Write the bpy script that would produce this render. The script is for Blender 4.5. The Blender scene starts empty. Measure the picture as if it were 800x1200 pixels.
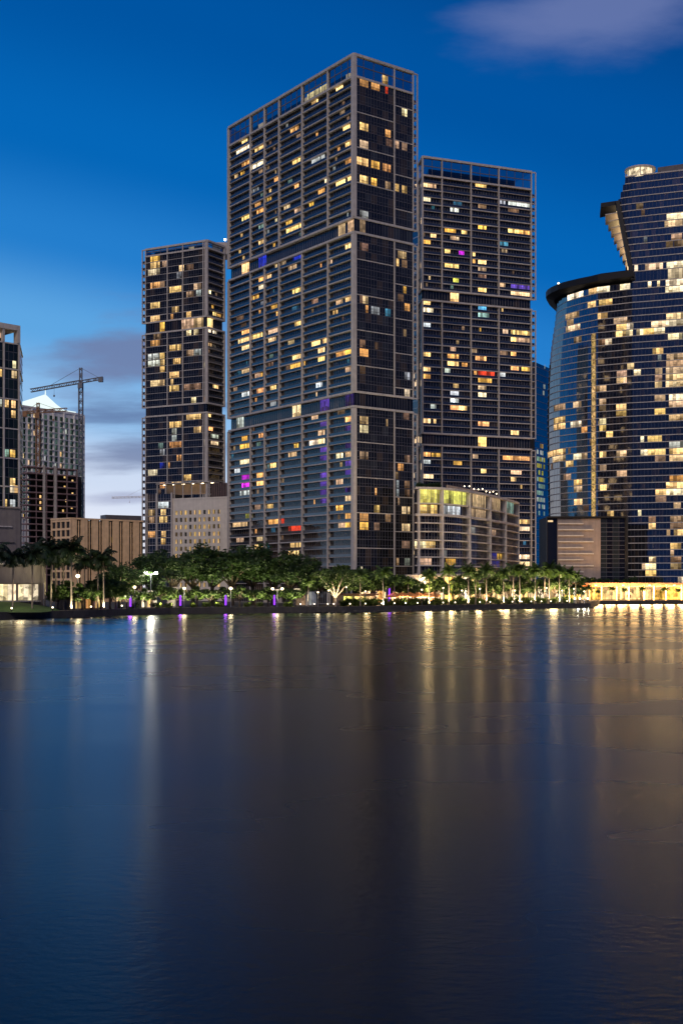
import bpy, math, random
from mathutils import Vector, Matrix

random.seed(7)
R = random.Random(11)
F, HY, CH = 1420.0, 686.0, 8.0          # lens in photo pixels, horizon row, eye height
GZ = 1.6                                 # level of the land above the water
sc = bpy.context.scene
COL = sc.collection


def X_(px, Y): return (px - 400.0) / F * Y
def Z_(py, Y): return CH + (HY - py) / F * Y
def P_(px, Y): return (X_(px, Y), Y)

# ------------------------------------------------------------------ materials
def newmat(name):
    m = bpy.data.materials.new(name); m.use_nodes = True
    nt = m.node_tree; nt.nodes.clear()
    out = nt.nodes.new('ShaderNodeOutputMaterial')
    return m, nt, out

def N(nt, typ, **kw):
    n = nt.nodes.new(typ)
    for k, v in kw.items():
        setattr(n, k, v)
    return n

def pbr(name, col, rough=.6, ior=1.5, metal=0.0, var=.18, scale=.6, bump=0.0, bscale=6.0, stain=0.0):
    m, nt, out = newmat(name)
    b = N(nt, 'ShaderNodeBsdfPrincipled')
    b.inputs['Roughness'].default_value = rough
    b.inputs['IOR'].default_value = ior
    b.inputs['Metallic'].default_value = metal
    tc = N(nt, 'ShaderNodeTexCoord')
    no = N(nt, 'ShaderNodeTexNoise'); no.inputs['Scale'].default_value = scale; no.inputs['Detail'].default_value = 6
    nt.links.new(tc.outputs['Object'], no.inputs['Vector'])
    mr = N(nt, 'ShaderNodeMapRange'); mr.inputs[1].default_value = .3; mr.inputs[2].default_value = .7
    mr.inputs[3].default_value = 1 - var; mr.inputs[4].default_value = 1 + var
    nt.links.new(no.outputs['Fac'], mr.inputs[0])
    mx = N(nt, 'ShaderNodeVectorMath', operation='SCALE'); mx.inputs[0].default_value = col
    nt.links.new(mr.outputs[0], mx.inputs['Scale'])
    last = mx.outputs[0]
    if stain:
        mp = N(nt, 'ShaderNodeMapping'); mp.inputs['Scale'].default_value = (1.2, 1.2, .06)
        n2 = N(nt, 'ShaderNodeTexNoise'); n2.inputs['Scale'].default_value = 1.0; n2.inputs['Detail'].default_value = 5
        nt.links.new(tc.outputs['Object'], mp.inputs[0]); nt.links.new(mp.outputs[0], n2.inputs['Vector'])
        m2 = N(nt, 'ShaderNodeMapRange'); m2.inputs[1].default_value = .45; m2.inputs[2].default_value = .75
        m2.inputs[3].default_value = 1; m2.inputs[4].default_value = 1 - stain
        nt.links.new(n2.outputs['Fac'], m2.inputs[0])
        s2 = N(nt, 'ShaderNodeVectorMath', operation='SCALE')
        nt.links.new(last, s2.inputs[0]); nt.links.new(m2.outputs[0], s2.inputs['Scale']); last = s2.outputs[0]
    nt.links.new(last, b.inputs['Base Color'])
    if bump:
        bn = N(nt, 'ShaderNodeTexNoise'); bn.inputs['Scale'].default_value = bscale; bn.inputs['Detail'].default_value = 4
        nt.links.new(tc.outputs['Object'], bn.inputs['Vector'])
        bp = N(nt, 'ShaderNodeBump'); bp.inputs['Strength'].default_value = bump
        nt.links.new(bn.outputs['Fac'], bp.inputs['Height']); nt.links.new(bp.outputs[0], b.inputs['Normal'])
    nt.links.new(b.outputs[0], out.inputs[0])
    return m

def glassmat(name, ior=2.0, rough=.04, wob=.012):
    """Dark window glass: the room behind (its tint attribute) under a reflecting coat, each pane a little out of true."""
    m, nt, out = newmat(name)
    at = N(nt, 'ShaderNodeAttribute', attribute_name='tint')
    b = N(nt, 'ShaderNodeBsdfPrincipled')
    b.inputs['Roughness'].default_value = rough
    b.inputs['IOR'].default_value = ior
    nt.links.new(at.outputs['Color'], b.inputs['Base Color'])
    tc = N(nt, 'ShaderNodeTexCoord')
    no = N(nt, 'ShaderNodeTexNoise'); no.inputs['Scale'].default_value = .35; no.inputs['Detail'].default_value = 2
    nt.links.new(tc.outputs['Object'], no.inputs['Vector'])
    bp = N(nt, 'ShaderNodeBump'); bp.inputs['Strength'].default_value = .35; bp.inputs['Distance'].default_value = wob * 10
    nt.links.new(no.outputs['Fac'], bp.inputs['Height']); nt.links.new(bp.outputs[0], b.inputs['Normal'])
    nt.links.new(b.outputs[0], out.inputs[0])
    return m

def litmat(name, scale=1.0, lo=.35, hi=1.35, sample=True):
    """A lit room behind its glass: noise painted into the glow stands in for furniture, curtains and people."""
    m, nt, out = newmat(name)
    at = N(nt, 'ShaderNodeAttribute', attribute_name='tint')
    tc = N(nt, 'ShaderNodeTexCoord')
    no = N(nt, 'ShaderNodeTexNoise'); no.inputs['Scale'].default_value = .9 * scale; no.inputs['Detail'].default_value = 3
    nt.links.new(tc.outputs['Object'], no.inputs['Vector'])
    vo = N(nt, 'ShaderNodeTexVoronoi', distance='CHEBYCHEV'); vo.inputs['Scale'].default_value = .8 * scale
    nt.links.new(tc.outputs['Object'], vo.inputs['Vector'])
    bw = N(nt, 'ShaderNodeRGBToBW'); nt.links.new(vo.outputs['Color'], bw.inputs[0])
    ad = N(nt, 'ShaderNodeMath', operation='ADD')
    nt.links.new(no.outputs['Fac'], ad.inputs[0]); nt.links.new(bw.outputs[0], ad.inputs[1])
    mr = N(nt, 'ShaderNodeMapRange'); mr.inputs[1].default_value = .55; mr.inputs[2].default_value = 1.3
    mr.inputs[3].default_value = lo; mr.inputs[4].default_value = hi
    nt.links.new(ad.outputs[0], mr.inputs[0])
    em = N(nt, 'ShaderNodeEmission')
    nt.links.new(at.outputs['Color'], em.inputs['Color']); nt.links.new(mr.outputs[0], em.inputs['Strength'])
    nt.links.new(em.outputs[0], out.inputs[0])
    if not sample:
        try: m.cycles.emission_sampling = 'NONE'
        except Exception: pass
    return m

def emit(name, col, s, sample=True):
    m, nt, out = newmat(name)
    em = N(nt, 'ShaderNodeEmission'); em.inputs['Color'].default_value = (*col, 1); em.inputs['Strength'].default_value = s
    nt.links.new(em.outputs[0], out.inputs[0])
    if not sample:
        try: m.cycles.emission_sampling = 'NONE'
        except Exception: pass
    return m

def leafmat(name, c1, c2, trans=.35):
    m, nt, out = newmat(name)
    tc = N(nt, 'ShaderNodeTexCoord')
    no = N(nt, 'ShaderNodeTexNoise'); no.inputs['Scale'].default_value = .55; no.inputs['Detail'].default_value = 5
    nt.links.new(tc.outputs['Object'], no.inputs['Vector'])
    cr = N(nt, 'ShaderNodeValToRGB'); cr.color_ramp.elements[0].position = .35; cr.color_ramp.elements[1].position = .68
    cr.color_ramp.elements[0].color = (*c1, 1); cr.color_ramp.elements[1].color = (*c2, 1)
    nt.links.new(no.outputs['Fac'], cr.inputs[0])
    d = N(nt, 'ShaderNodeBsdfPrincipled'); d.inputs['Roughness'].default_value = .55
    t = N(nt, 'ShaderNodeBsdfTranslucent')
    nt.links.new(cr.outputs[0], d.inputs['Base Color']); nt.links.new(cr.outputs[0], t.inputs['Color'])
    mx = N(nt, 'ShaderNodeMixShader'); mx.inputs[0].default_value = trans
    nt.links.new(d.outputs[0], mx.inputs[1]); nt.links.new(t.outputs[0], mx.inputs[2]); nt.links.new(mx.outputs[0], out.inputs[0])
    return m

def screenmat(name):
    m, nt, out = newmat(name)
    t = N(nt, 'ShaderNodeBsdfTransparent'); t.inputs[0].default_value = (.30, .37, .43, 1)
    g = N(nt, 'ShaderNodeBsdfGlossy'); g.inputs['Roughness'].default_value = .05; g.inputs['Color'].default_value = (.9, .95, 1, 1)
    fr = N(nt, 'ShaderNodeFresnel'); fr.inputs[0].default_value = 1.7
    mx = N(nt, 'ShaderNodeMixShader')
    nt.links.new(fr.outputs[0], mx.inputs[0]); nt.links.new(t.outputs[0], mx.inputs[1]); nt.links.new(g.outputs[0], mx.inputs[2])
    nt.links.new(mx.outputs[0], out.inputs[0])
    return m

def backmat(name):
    """Plain rear curtain wall: dark glass between pale floor lines."""
    m, nt, out = newmat(name)
    tc = N(nt, 'ShaderNodeTexCoord'); sp = N(nt, 'ShaderNodeSeparateXYZ'); nt.links.new(tc.outputs['Object'], sp.inputs[0])
    md = N(nt, 'ShaderNodeMath', operation='FRACT'); mu = N(nt, 'ShaderNodeMath', operation='DIVIDE'); mu.inputs[1].default_value = 3.0
    nt.links.new(sp.outputs[2], mu.inputs[0]); nt.links.new(mu.outputs[0], md.inputs[0])
    lt = N(nt, 'ShaderNodeMath', operation='LESS_THAN'); lt.inputs[1].default_value = .16; nt.links.new(md.outputs[0], lt.inputs[0])
    mx = N(nt, 'ShaderNodeMix', data_type='RGBA'); mx.inputs[6].default_value = (.012, .015, .022, 1); mx.inputs[7].default_value = (.32, .28, .26, 1)
    nt.links.new(lt.outputs[0], mx.inputs[0])
    b = N(nt, 'ShaderNodeBsdfPrincipled'); b.inputs['Roughness'].default_value = .12; b.inputs['IOR'].default_value = 2.4
    nt.links.new(mx.outputs[2], b.inputs['Base Color'])
    # a scatter of lit rooms
    sc3 = N(nt, 'ShaderNodeVectorMath', operation='MULTIPLY'); sc3.inputs[1].default_value = (.36, .36, .33334)
    fl = N(nt, 'ShaderNodeVectorMath', operation='FLOOR'); wnz = N(nt, 'ShaderNodeTexWhiteNoise')
    nt.links.new(tc.outputs['Object'], sc3.inputs[0]); nt.links.new(sc3.outputs[0], fl.inputs[0]); nt.links.new(fl.outputs[0], wnz.inputs['Vector'])
    g = N(nt, 'ShaderNodeMath', operation='GREATER_THAN'); g.inputs[1].default_value = .91; nt.links.new(wnz.outputs['Value'], g.inputs[0])
    k = N(nt, 'ShaderNodeMath', operation='SUBTRACT'); k.inputs[0].default_value = 1; nt.links.new(lt.outputs[0], k.inputs[1])
    q = N(nt, 'ShaderNodeMath', operation='MULTIPLY'); nt.links.new(g.outputs[0], q.inputs[0]); nt.links.new(k.outputs[0], q.inputs[1])
    b.inputs['Emission Color'].default_value = (1, .66, .32, 1); nt.links.new(q.outputs[0], b.inputs['Emission Strength'])
    nt.links.new(b.outputs[0], out.inputs[0])
    try: m.cycles.emission_sampling = 'NONE'
    except Exception: pass
    return m

M = dict(
    conc=pbr('pale_concrete', (.50, .465, .43), .75, var=.12, stain=.25, bump=.1),
    concd=pbr('grey_slab', (.47, .43, .39), .75, var=.15, stain=.25),
    spand=pbr('spandrel', (.095, .09, .10), .5, var=.2),
    mull=pbr('mullion_metal', (.12, .118, .128), .45, var=.15),
    mullw=pbr('pale_mullion', (.34, .31, .29), .5, var=.1),
    core=pbr('dark_core', (.02, .02, .023), .8),
    back=backmat('curtain_wall_back'),
    glassA=glassmat('tower_glass', 1.5),
    glassB=glassmat('blue_glass', 3.1, .05, .004),
    rail=pbr('balcony_glass', (.020, .028, .045), .15, 1.9, var=.2),
    screen=screenmat('roof_screen_glass'),
    lit=litmat('lit_room', 1.0, .8, 1.4),
    litfar=litmat('lit_room_far', 1.0, .4, 1.3, False),
    shop=litmat('lit_shop', .8, .25, 1.5),
    white=pbr('white_render', (.62, .58, .52), .8, var=.07, stain=.15),
    condo=pbr('condo_render', (.82, .82, .80), .8, var=.1, stain=.2),
    tan=pbr('tan_stucco', (.80, .56, .33), .85, var=.1, stain=.2),
    pink=pbr('pink_stucco', (.31, .255, .225), .85, var=.08, stain=.15),
    grey=pbr('grey_stucco', (.20, .175, .165), .85, var=.1, stain=.25),
    raw=pbr('raw_concrete', (.22, .15, .155), .9, var=.2, stain=.3),
    black=pbr('black_metal', (.006, .006, .007), .65),
    steel=pbr('crane_steel', (.13, .145, .175), .5, metal=.2),
    rust=pbr('crane_ochre', (.24, .12, .05), .6),
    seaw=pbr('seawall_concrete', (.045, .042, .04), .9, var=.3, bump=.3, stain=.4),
    pave=pbr('paving', (.22, .19, .16), .8, var=.2, scale=.5),
    soil=pbr('ground', (.06, .06, .05), .9, var=.25, scale=.1),
    lawn=pbr('lawn', (.05, .11, .02), .9, var=.35, scale=1.2, bump=.4),
    bark=pbr('bark', (.12, .095, .07), .9, var=.3, scale=2, bump=.4),
    palmbark=pbr('palm_bark', (.23, .195, .155), .9, var=.25, scale=2, bump=.3),
    figbark=pbr('fig_bark', (.36, .31, .25), .9, var=.25, scale=1.5, bump=.4),
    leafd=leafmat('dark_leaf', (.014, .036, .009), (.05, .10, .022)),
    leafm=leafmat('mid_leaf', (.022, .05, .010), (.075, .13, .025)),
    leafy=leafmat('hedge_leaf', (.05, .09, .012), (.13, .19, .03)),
    palmd=leafmat('unlit_frond', (.008, .018, .007), (.022, .045, .015)),  # palm leaf away from the lamps, darkness put into its colour
    palml=leafmat('lit_frond', (.035, .07, .014), (.08, .135, .03)),  # palm leaf under uplights, lamp light put into its colour
    lampw=emit('lamp_warm', (1, .78, .48), 7),
    lampb=emit('lamp_white', (1, .92, .78), 26),
    boll=emit('bollard_light', (1, .84, .58), 6),
    purple=emit('purple_light', (.30, .05, 1.0), 1.7),
    roof_glow=emit('roof_floodlit', (.85, 1.0, .98), 1.05),  # floodlighting put in as the roof's own glow
    gold=litmat('gold_strip', 1.6, .25, 1.6),
    canvas=pbr('orange_canvas', (.55, .20, .06), .8),
    brown=pbr('brown_fascia', (.22, .11, .06), .7),
)
RED = emit('aviation_red', (1, .06, .03), 3)

# ------------------------------------------------------------------ mesh builder
class MB:
    def __init__(s): s.v = []; s.f = []; s.m = []; s.t = []
    def quad(s, a, b, c, d, mi=0, tint=None):
        n = len(s.v); s.v += [a, b, c, d]; s.f.append((n, n+1, n+2, n+3)); s.m.append(mi); s.t.append(tint)
    def face(s, pts, mi=0, tint=None):
        n = len(s.v); s.v += list(pts); s.f.append(tuple(range(n, n+len(pts)))); s.m.append(mi); s.t.append(tint)
    def box(s, x0, x1, y0, y1, z0, z1, mi=0, tint=None):
        s.prism([(x0, y0), (x1, y0), (x1, y1), (x0, y1)], z0, z1, mi, tint)
    def prism(s, poly, z0, z1, mi=0, tint=None):
        n = len(s.v); k = len(poly)
        s.v += [(x, y, z0) for x, y in poly] + [(x, y, z1) for x, y in poly]
        s.f.append(tuple(range(n+k-1, n-1, -1))); s.f.append(tuple(range(n+k, n+2*k)))
        for i in range(k):
            j = (i+1) % k; s.f.append((n+i, n+j, n+k+j, n+k+i))
        s.m += [mi]*(k+2); s.t += [tint]*(k+2)
    def beam(s, a, b, w, mi=0, w2=None):
        a, b = Vector(a), Vector(b); d = (b-a)
        if d.length < 1e-6: return
        d.normalize(); up = Vector((0, 0, 1)) if abs(d.z) < .95 else Vector((1, 0, 0))
        x = d.cross(up).normalized(); y = x.cross(d).normalized(); w2 = w if w2 is None else w2
        n = len(s.v)
        for p, q in ((a, w), (b, w2)):
            for sx, sy in ((-1, -1), (1, -1), (1, 1), (-1, 1)):
                s.v.append(tuple(p + x*sx*q/2 + y*sy*q/2))
        for f in ((3, 2, 1, 0), (4, 5, 6, 7), (0, 1, 5, 4), (1, 2, 6, 5), (2, 3, 7, 6), (3, 0, 4, 7)):
            s.f.append(tuple(n+i for i in f)); s.m.append(mi); s.t.append(None)
    def tube(s, pts, rad, seg=8, mi=0):
        n0 = len(s.v); K = len(pts)
        for i, p in enumerate(pts):
            p = Vector(p); q = Vector(pts[min(i+1, K-1)]) - Vector(pts[max(i-1, 0)])
            q.normalize(); up = Vector((0, 1, 0)) if abs(q.y) < .9 else Vector((1, 0, 0))
            x = q.cross(up).normalized(); y = q.cross(x).normalized(); r = rad[i]
            for k in range(seg):
                a = 2*math.pi*k/seg; s.v.append(tuple(p + x*math.cos(a)*r + y*math.sin(a)*r))
        for i in range(K-1):
            for k in range(seg):
                j = (k+1) % seg
                s.f.append((n0+i*seg+k, n0+i*seg+j, n0+(i+1)*seg+j, n0+(i+1)*seg+k)); s.m.append(mi); s.t.append(None)
        s.f.append(tuple(n0+(K-1)*seg+k for k in range(seg))); s.m.append(mi); s.t.append(None)
        s.f.append(tuple(n0+k for k in reversed(range(seg)))); s.m.append(mi); s.t.append(None)
    def ball(s, c, r, mi=0, sx=1, sy=1, sz=1, nu=10, nv=6):
        n = len(s.v)
        for i in range(nv+1):
            th = math.pi*i/nv
            for k in range(nu):
                a = 2*math.pi*k/nu
                s.v.append((c[0]+r*sx*math.sin(th)*math.cos(a), c[1]+r*sy*math.sin(th)*math.sin(a), c[2]+r*sz*math.cos(th)))
        for i in range(nv):
            for k in range(nu):
                j = (k+1) % nu
                s.f.append((n+i*nu+k, n+(i+1)*nu+k, n+(i+1)*nu+j, n+i*nu+j)); s.m.append(mi); s.t.append(None)
    def wbox(s, w, s0, s1, o0, o1, z0, z1, mi=0, tint=None):
        br = w.breaks(s0, s1)
        lo = [w.at(q, o0) for q in br]; hi = [w.at(q, o1) for q in br]
        poly = hi + lo[::-1]
        if len(br) == 2:
            s.prism(poly, z0, z1, mi, tint); return
        for i in range(len(br)-1):
            a, b, c, d = lo[i], lo[i+1], hi[i+1], hi[i]
            s.quad((*d, z0), (*c, z0), (*c, z1), (*d, z1), mi, tint)
            s.quad((*a, z0), (*a, z1), (*b, z1), (*b, z0), mi, tint)
            s.quad((*d, z1), (*c, z1), (*b, z1), (*a, z1), mi, tint)
            s.quad((*d, z0), (*a, z0), (*b, z0), (*c, z0), mi, tint)
        for i in (0, -1):
            a, d = lo[i], hi[i]; s.quad((*a, z0), (*d, z0), (*d, z1), (*a, z1), mi, tint)
    def wquad(s, w, s0, s1, o, z0, z1, mi=0, tint=None):
        br = w.breaks(s0, s1)
        for q, r in zip(br, br[1:]):
            a, b = w.at(q, o), w.at(r, o)
            s.quad((*a, z0), (*b, z0), (*b, z1), (*a, z1), mi, tint)
    def build(s, name, mats, parent=None, smooth=False):
        off = Vector((0, 0, 0))
        if parent is not None:
            q = parent
            while q is not None: off = off + Vector(q.location); q = q.parent
        me = bpy.data.meshes.new(name)
        ox, oy, oz = off
        me.from_pydata([(x-ox, y-oy, z-oz) for x, y, z in s.v], [], s.f)
        if not isinstance(mats, (list, tuple)): mats = [mats]
        for m in mats: me.materials.append(m)
        if len(mats) > 1: me.polygons.foreach_set('material_index', s.m)
        if smooth: me.polygons.foreach_set('use_smooth', [True]*len(me.polygons))
        if any(t is not None for t in s.t):
            ca = me.color_attributes.new('tint', 'FLOAT_COLOR', 'CORNER')
            flat = []
            for p, t in zip(me.polygons, s.t):
                t = t or (.01, .012, .016)
                flat += [t[0], t[1], t[2], 1.0]*p.loop_total
            ca.data.foreach_set('color', flat)
        me.update()
        o = bpy.data.objects.new(name, me); COL.objects.link(o)
        if parent is not None: o.parent = parent
        return o

class Wall:
    """A run of wall seen from outside, left to right; s runs along it, o outwards."""
    def __init__(s, pts):
        s.p = [Vector(q) for q in pts]; s.c = [0.0]; s.u = []; s.n = []
        for a, b in zip(s.p, s.p[1:]):
            d = b-a; s.c.append(s.c[-1]+d.length); d = d.normalized(); s.u.append(d); s.n.append(Vector((d.y, -d.x)))
        s.L = s.c[-1]; s.mt = []
        for i in range(len(s.p)):
            if i == 0: s.mt.append(s.n[0])
            elif i == len(s.p)-1: s.mt.append(s.n[-1])
            else:
                k = s.n[i-1]+s.n[i]; s.mt.append(k/(1+s.n[i-1].dot(s.n[i])))
    def seg(s, q):
        i = 0
        while i < len(s.u)-1 and q > s.c[i+1]: i += 1
        return i
    def at(s, q, o=0.0):
        i = s.seg(q); t = (q-s.c[i])/(s.c[i+1]-s.c[i])
        p = s.p[i].lerp(s.p[i+1], t); m = s.mt[i].lerp(s.mt[i+1], t) if 0 <= t <= 1 else s.n[i]
        p = p + m*o
        return (p.x, p.y)
    def breaks(s, a, b):
        return [a] + [c for c in s.c[1:-1] if a+1e-4 < c < b-1e-4] + [b]
    def px(s, px, clamp=True):
        k = (px-400.0)/F; best = None
        for i in range(len(s.u)):
            a, b = s.p[i], s.p[i+1]
            fa, fb = a.x-k*a.y, b.x-k*b.y
            if fa <= 0 <= fb and fb-fa > 1e-9:
                best = s.c[i] + (s.c[i+1]-s.c[i])*(-fa)/(fb-fa)
        if best is None:
            if not clamp: return None
            return 0.0 if s.p[0].x-k*s.p[0].y > 0 else s.L
        return best
    def z(s, py, q):
        return Z_(py, s.at(q)[1])

def thing(name, label, cat, loc, group=None):
    o = bpy.data.objects.new(name, None); COL.objects.link(o)
    o.location = loc; o['label'] = label; o['category'] = cat
    o.empty_display_size = .5
    if group: o['group'] = group
    return o

def tag(o, label, cat, group=None):
    o['label'] = label; o['category'] = cat
    if group: o['group'] = group
    return o

def struct(o, kind='structure'):
    o['kind'] = kind; return o

def stuff(o): o['kind'] = 'stuff'; return o

def dup(root, loc, rz, scale, label, group=None):
    r = root.copy(); COL.objects.link(r); r.location = loc; r.rotation_euler = (0, 0, rz); r.scale = scale; r['label'] = label
    if group: r['group'] = group
    for ch in root.children:
        c = ch.copy(); COL.objects.link(c); c.parent = r
        for g in ch.children:
            d = g.copy(); COL.objects.link(d); d.parent = c
    return r

# ------------------------------------------------------------------ room colours
TINT = dict(
    Y=(1.0, .63, .23), W=(1.0, .82, .50), O=(1.0, .47, .15), A=(1.0, .54, .10), P=(1.0, .69, .37), D=(.42, .27, .15), B=(.20, .115, .07),
    G=(.34, .36, .36), R=(.95, .07, .03), U=(.02, .04, .55), V=(.07, .035, .24), M=(.65, .03, .75), C=(.05, .20, .30), L=(.78, .72, .13),
    E=(.17, .28, .25), K=(.62, .66, .62))
def tint(k, b, rnd):
    c = TINT[k]; j = b*rnd.uniform(.85, 1.15)
    return (c[0]*j, c[1]*j*rnd.uniform(.94, 1.06), c[2]*j*rnd.uniform(.85, 1.15))

def dark(rnd, warm=0.0):
    r = rnd.random()
    if r < .80: b = rnd.uniform(.5, 1.3); return (.013*b, .014*b, .018*b)
    if r < .92: b = rnd.uniform(.6, 1.4); return (.045*b, .034*b, .026*b)
    b = rnd.uniform(.6, 1.2); return (.03*b, .034*b, .04*b)

def split_parts(items, name, mats, root, restname=None, limit=100):
    """items: (size, MB). The LIMIT largest become parts, the rest one part."""
    items.sort(key=lambda q: -q[0])
    for _, mb in items[:limit]: mb.build(name, mats, root)
    rest = items[limit:]
    if rest:
        big = MB()
        for _, mb in rest:
            n = len(big.v); big.v += mb.v; big.f += [tuple(i+n for i in f) for f in mb.f]; big.m += mb.m; big.t += mb.t
        stuff(big.build(restname or name, mats, root))

def lit_pane(w, s0, s1, o, z0, z1, t, rnd, step=1.0, bar=.06):
    """One lit window: panes of slightly different brightness with the dark bars between them."""
    mb = MB(); n = max(1, round((s1-s0)/step)); d = (s1-s0)/n
    for i in range(n):
        k = rnd.choice((1, 1.15, 1, .85, .6, .3, 1.3)) if n > 1 else 1
        a, b = s0+i*d, s0+(i+1)*d
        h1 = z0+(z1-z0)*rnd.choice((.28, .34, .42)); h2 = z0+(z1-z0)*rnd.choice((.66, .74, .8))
        for za, zb, kk in ((z0, h1, rnd.choice((.4, .6, .8, .95))), (h1, h2, rnd.choice((.8, 1, 1))), (h2, z1, rnd.choice((1.05, 1.25, 1.4)))):  # room light painted in: dim lower row, bright upper row as lit ceiling
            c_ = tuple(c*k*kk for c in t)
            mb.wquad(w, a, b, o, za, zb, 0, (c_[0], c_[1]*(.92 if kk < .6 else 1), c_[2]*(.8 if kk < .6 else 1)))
        if i: mb.wbox(w, a-bar/2, a+bar/2, o+.01, o+.07, z0, z1, 1)
    mb.wbox(w, s0, s1, o+.012, o+.065, z0+(z1-z0)*.30, z0+(z1-z0)*.30+.05, 1)
    return mb

# ------------------------------------------------------------------ towers
def tower(root, walls, floors, lits, core, seed, glass='glassA', extra_lit=.20, back=()):
    """walls: dicts wall, bays (s list), style, dep, strong(fn), mul. floors: (z0, z1, kind)."""
    rnd = random.Random(seed)
    H = floors[-1][1]
    mb = MB(); mb.prism(core, GZ-.5, [f for f in floors if f[2] != 'crown'][-1][1]-.05); mb.build('core', M['back'], root)
    wins, rails, litw = [], [], []
    occupied = set()
    for px, py, wpx, key, br, rows in [(*l, 1)[:6] if len(l) == 5 else l for l in lits]:
        best = None
        for wi, W in enumerate(walls):
            w = W['w']; q = w.px(px, False)
            if q is None: continue
            z = w.z(py, q)
            if W.get('dep'):
                pass
            best = (wi, q, z)
        if best is None: continue
        wi, q, z = best; W = walls[wi]; w = W['w']
        a, b = w.px(px-wpx/2), w.px(px+wpx/2)
        g = W['mul']
        a, b = round(a/g)*g, round(b/g)*g
        if b <= a: a, b = math.floor(q/g)*g, math.floor(q/g)*g+g
        a, b = max(a, .45), min(b, w.L-.45)
        if b-a < .4: continue
        k0 = [i for i, f in enumerate(floors) if f[0] <= z < f[1]]
        if not k0: continue
        for k in range(k0[0], max(-1, k0[0]-rows), -1):
            z0, z1, kind = floors[k]
            if any(o == (wi, k) and not (b <= x0 or a >= x1) for o, x0, x1 in occupied): continue
            occupied.add(((wi, k), a, b))
            o = -W['dep']+.02 if W['dep'] else .02
            if kind == 'crown': zz0, zz1 = z0+.3, z0+3.3
            elif W['dep']:
                zz0, zz1 = z0+.12, z1-.12
            else:
                zz0, zz1 = z0+.26, z1-.16
            if W['dep'] and br > .45: br *= 1.7
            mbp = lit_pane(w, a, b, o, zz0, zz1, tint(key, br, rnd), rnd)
            litw.append(((b-a)*br*(4 if br > .5 else 1), mbp))
    for wi, W in enumerate(walls):
        w, bays, dep = W['w'], W['bays'], W['dep']
        mu = MB()
        for k, (z0, z1, kind) in enumerate(floors):
            for bi, (a, b) in enumerate(zip(bays, bays[1:])):
                if kind == 'crown': continue
                o = -dep
                m = MB(); n = max(1, round((b-a)/2.6)); d = (b-a)/n
                for i in range(n): m.wquad(w, a+i*d, a+(i+1)*d, o, z0, z1, 0, dark(rnd))
                wins.append(((b-a)*(z1-z0)*W['vis']*100/w.at(a)[1], m))
                if dep and kind == 'std':
                    r = MB()
                    r.wbox(w, a+.35, b-.35, -.16, -.12, z0+.14, z0+1.0, 0)
                    r.wbox(w, a+.35, b-.35, -.19, -.09, z0+1.0, z0+1.06, 1)
                    rails.append(((b-a)*W['vis']*100/w.at(a)[1]*(1 if not W.get('norail') else .1), r))
                # a few more faint rooms than the listed ones
                if kind == 'std' and rnd.random() < extra_lit*W.get('ex', 1):
                    g = W['mul']; aa = a+.5+g*rnd.randint(0, max(0, int((b-a-1)/g)-2)); bb = min(b-.4, aa+g*rnd.choice((.6, 1, 1, 2, 3)))
                    if bb > aa+.3 and not any(q == (wi, k) and not (bb <= x0 or aa >= x1) for q, x0, x1 in occupied):
                        key, br = (rnd.choice('BBBDDGPCE'), rnd.uniform(.3, .9)) if rnd.random() < .62 else (rnd.choice('YYOOAAPW'), rnd.uniform(.45, 1.0))
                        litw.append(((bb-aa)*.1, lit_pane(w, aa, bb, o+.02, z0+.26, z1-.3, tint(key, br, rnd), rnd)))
        # mullions: vertical bars the whole run, broken at the service storeys
        zl = floors[0][0]; ztop = [f for f in floors if f[2] != 'crown'][-1][1]
        q = W['mul']
        while q < w.L-.2:
            mu.wbox(w, q-.035, q+.035, -dep, -dep+.07, zl, ztop, 0); q += W['mul']
        if not dep:
            for (z0, z1, kind) in floors:
                if kind == 'std': mu.wbox(w, .1, w.L-.1, 0.0, .05, z0+1.0, z0+1.06, 0)
        mu.build('window_bars', M['mullw'] if dep else M['mull'], root)
    # slabs
    ns = len(floors)
    for k, (z0, z1, kind) in enumerate(floors):
        mb = MB()
        band = kind == 'mech' or (k and floors[k-1][2] == 'mech') or kind == 'crown'
        for wi, W in enumerate(walls):
            w, dep = W['w'], W['dep']
            if band:
                mb.wbox(w, -.2 if wi == 0 else 0, w.L+(.2 if wi == len(walls)-1 else 0), -dep-.1, .42, z0-.45, z0+.25, 0)
                continue
            for bi, (a, b) in enumerate(zip(W['bays'], W['bays'][1:])):
                st = W['strong'](k, bi)
                if dep:
                    if st: mb.wbox(w, a, b, -dep-.1, .10, z0-.24, z0+.14, 0)
                    else: mb.wbox(w, a, b, -dep-.1, .0, z0-.08, z0+.10, 1)
                else:
                    if st: mb.wbox(w, a, b, -.1, .20, z0-.15, z0+.15, 0)
                    else: mb.wbox(w, a, b, -.1, .09, z0-.08, z0+.10, W.get('sl', 2))
        mb.build('floor_slab', [M['conc'], M['concd'], M['spand']], root)
    # piers per section
    secs = []; cur = None
    for z0, z1, kind in floors:
        if kind == 'mech':
            if cur: secs.append(cur)
            cur = None
        else: cur = (cur[0], z1) if cur else (z0, z1)
    if cur: secs.append(cur)
    for W in walls:
        w, dep = W['w'], W['dep']
        for bi, s in enumerate(W['bays']):
            pw = W.get('pw', .8)
            if W.get('skip') is not None and bi in W['skip']: continue
            for z0, z1 in secs:
                mb = MB(); mb.wbox(w, s-pw/2, s+pw/2, -dep-.06, .34, z0+.27 if z0 > 12 else z0, z1-.57 if z1 < H-1 else H-.9, 0)
                mb.build('pier', M['conc'], root)
    # roof beam and glass screens of the crown
    cz = [f for f in floors if f[2] == 'crown']
    mb = MB(); sr = MB(); sb = MB()
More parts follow.
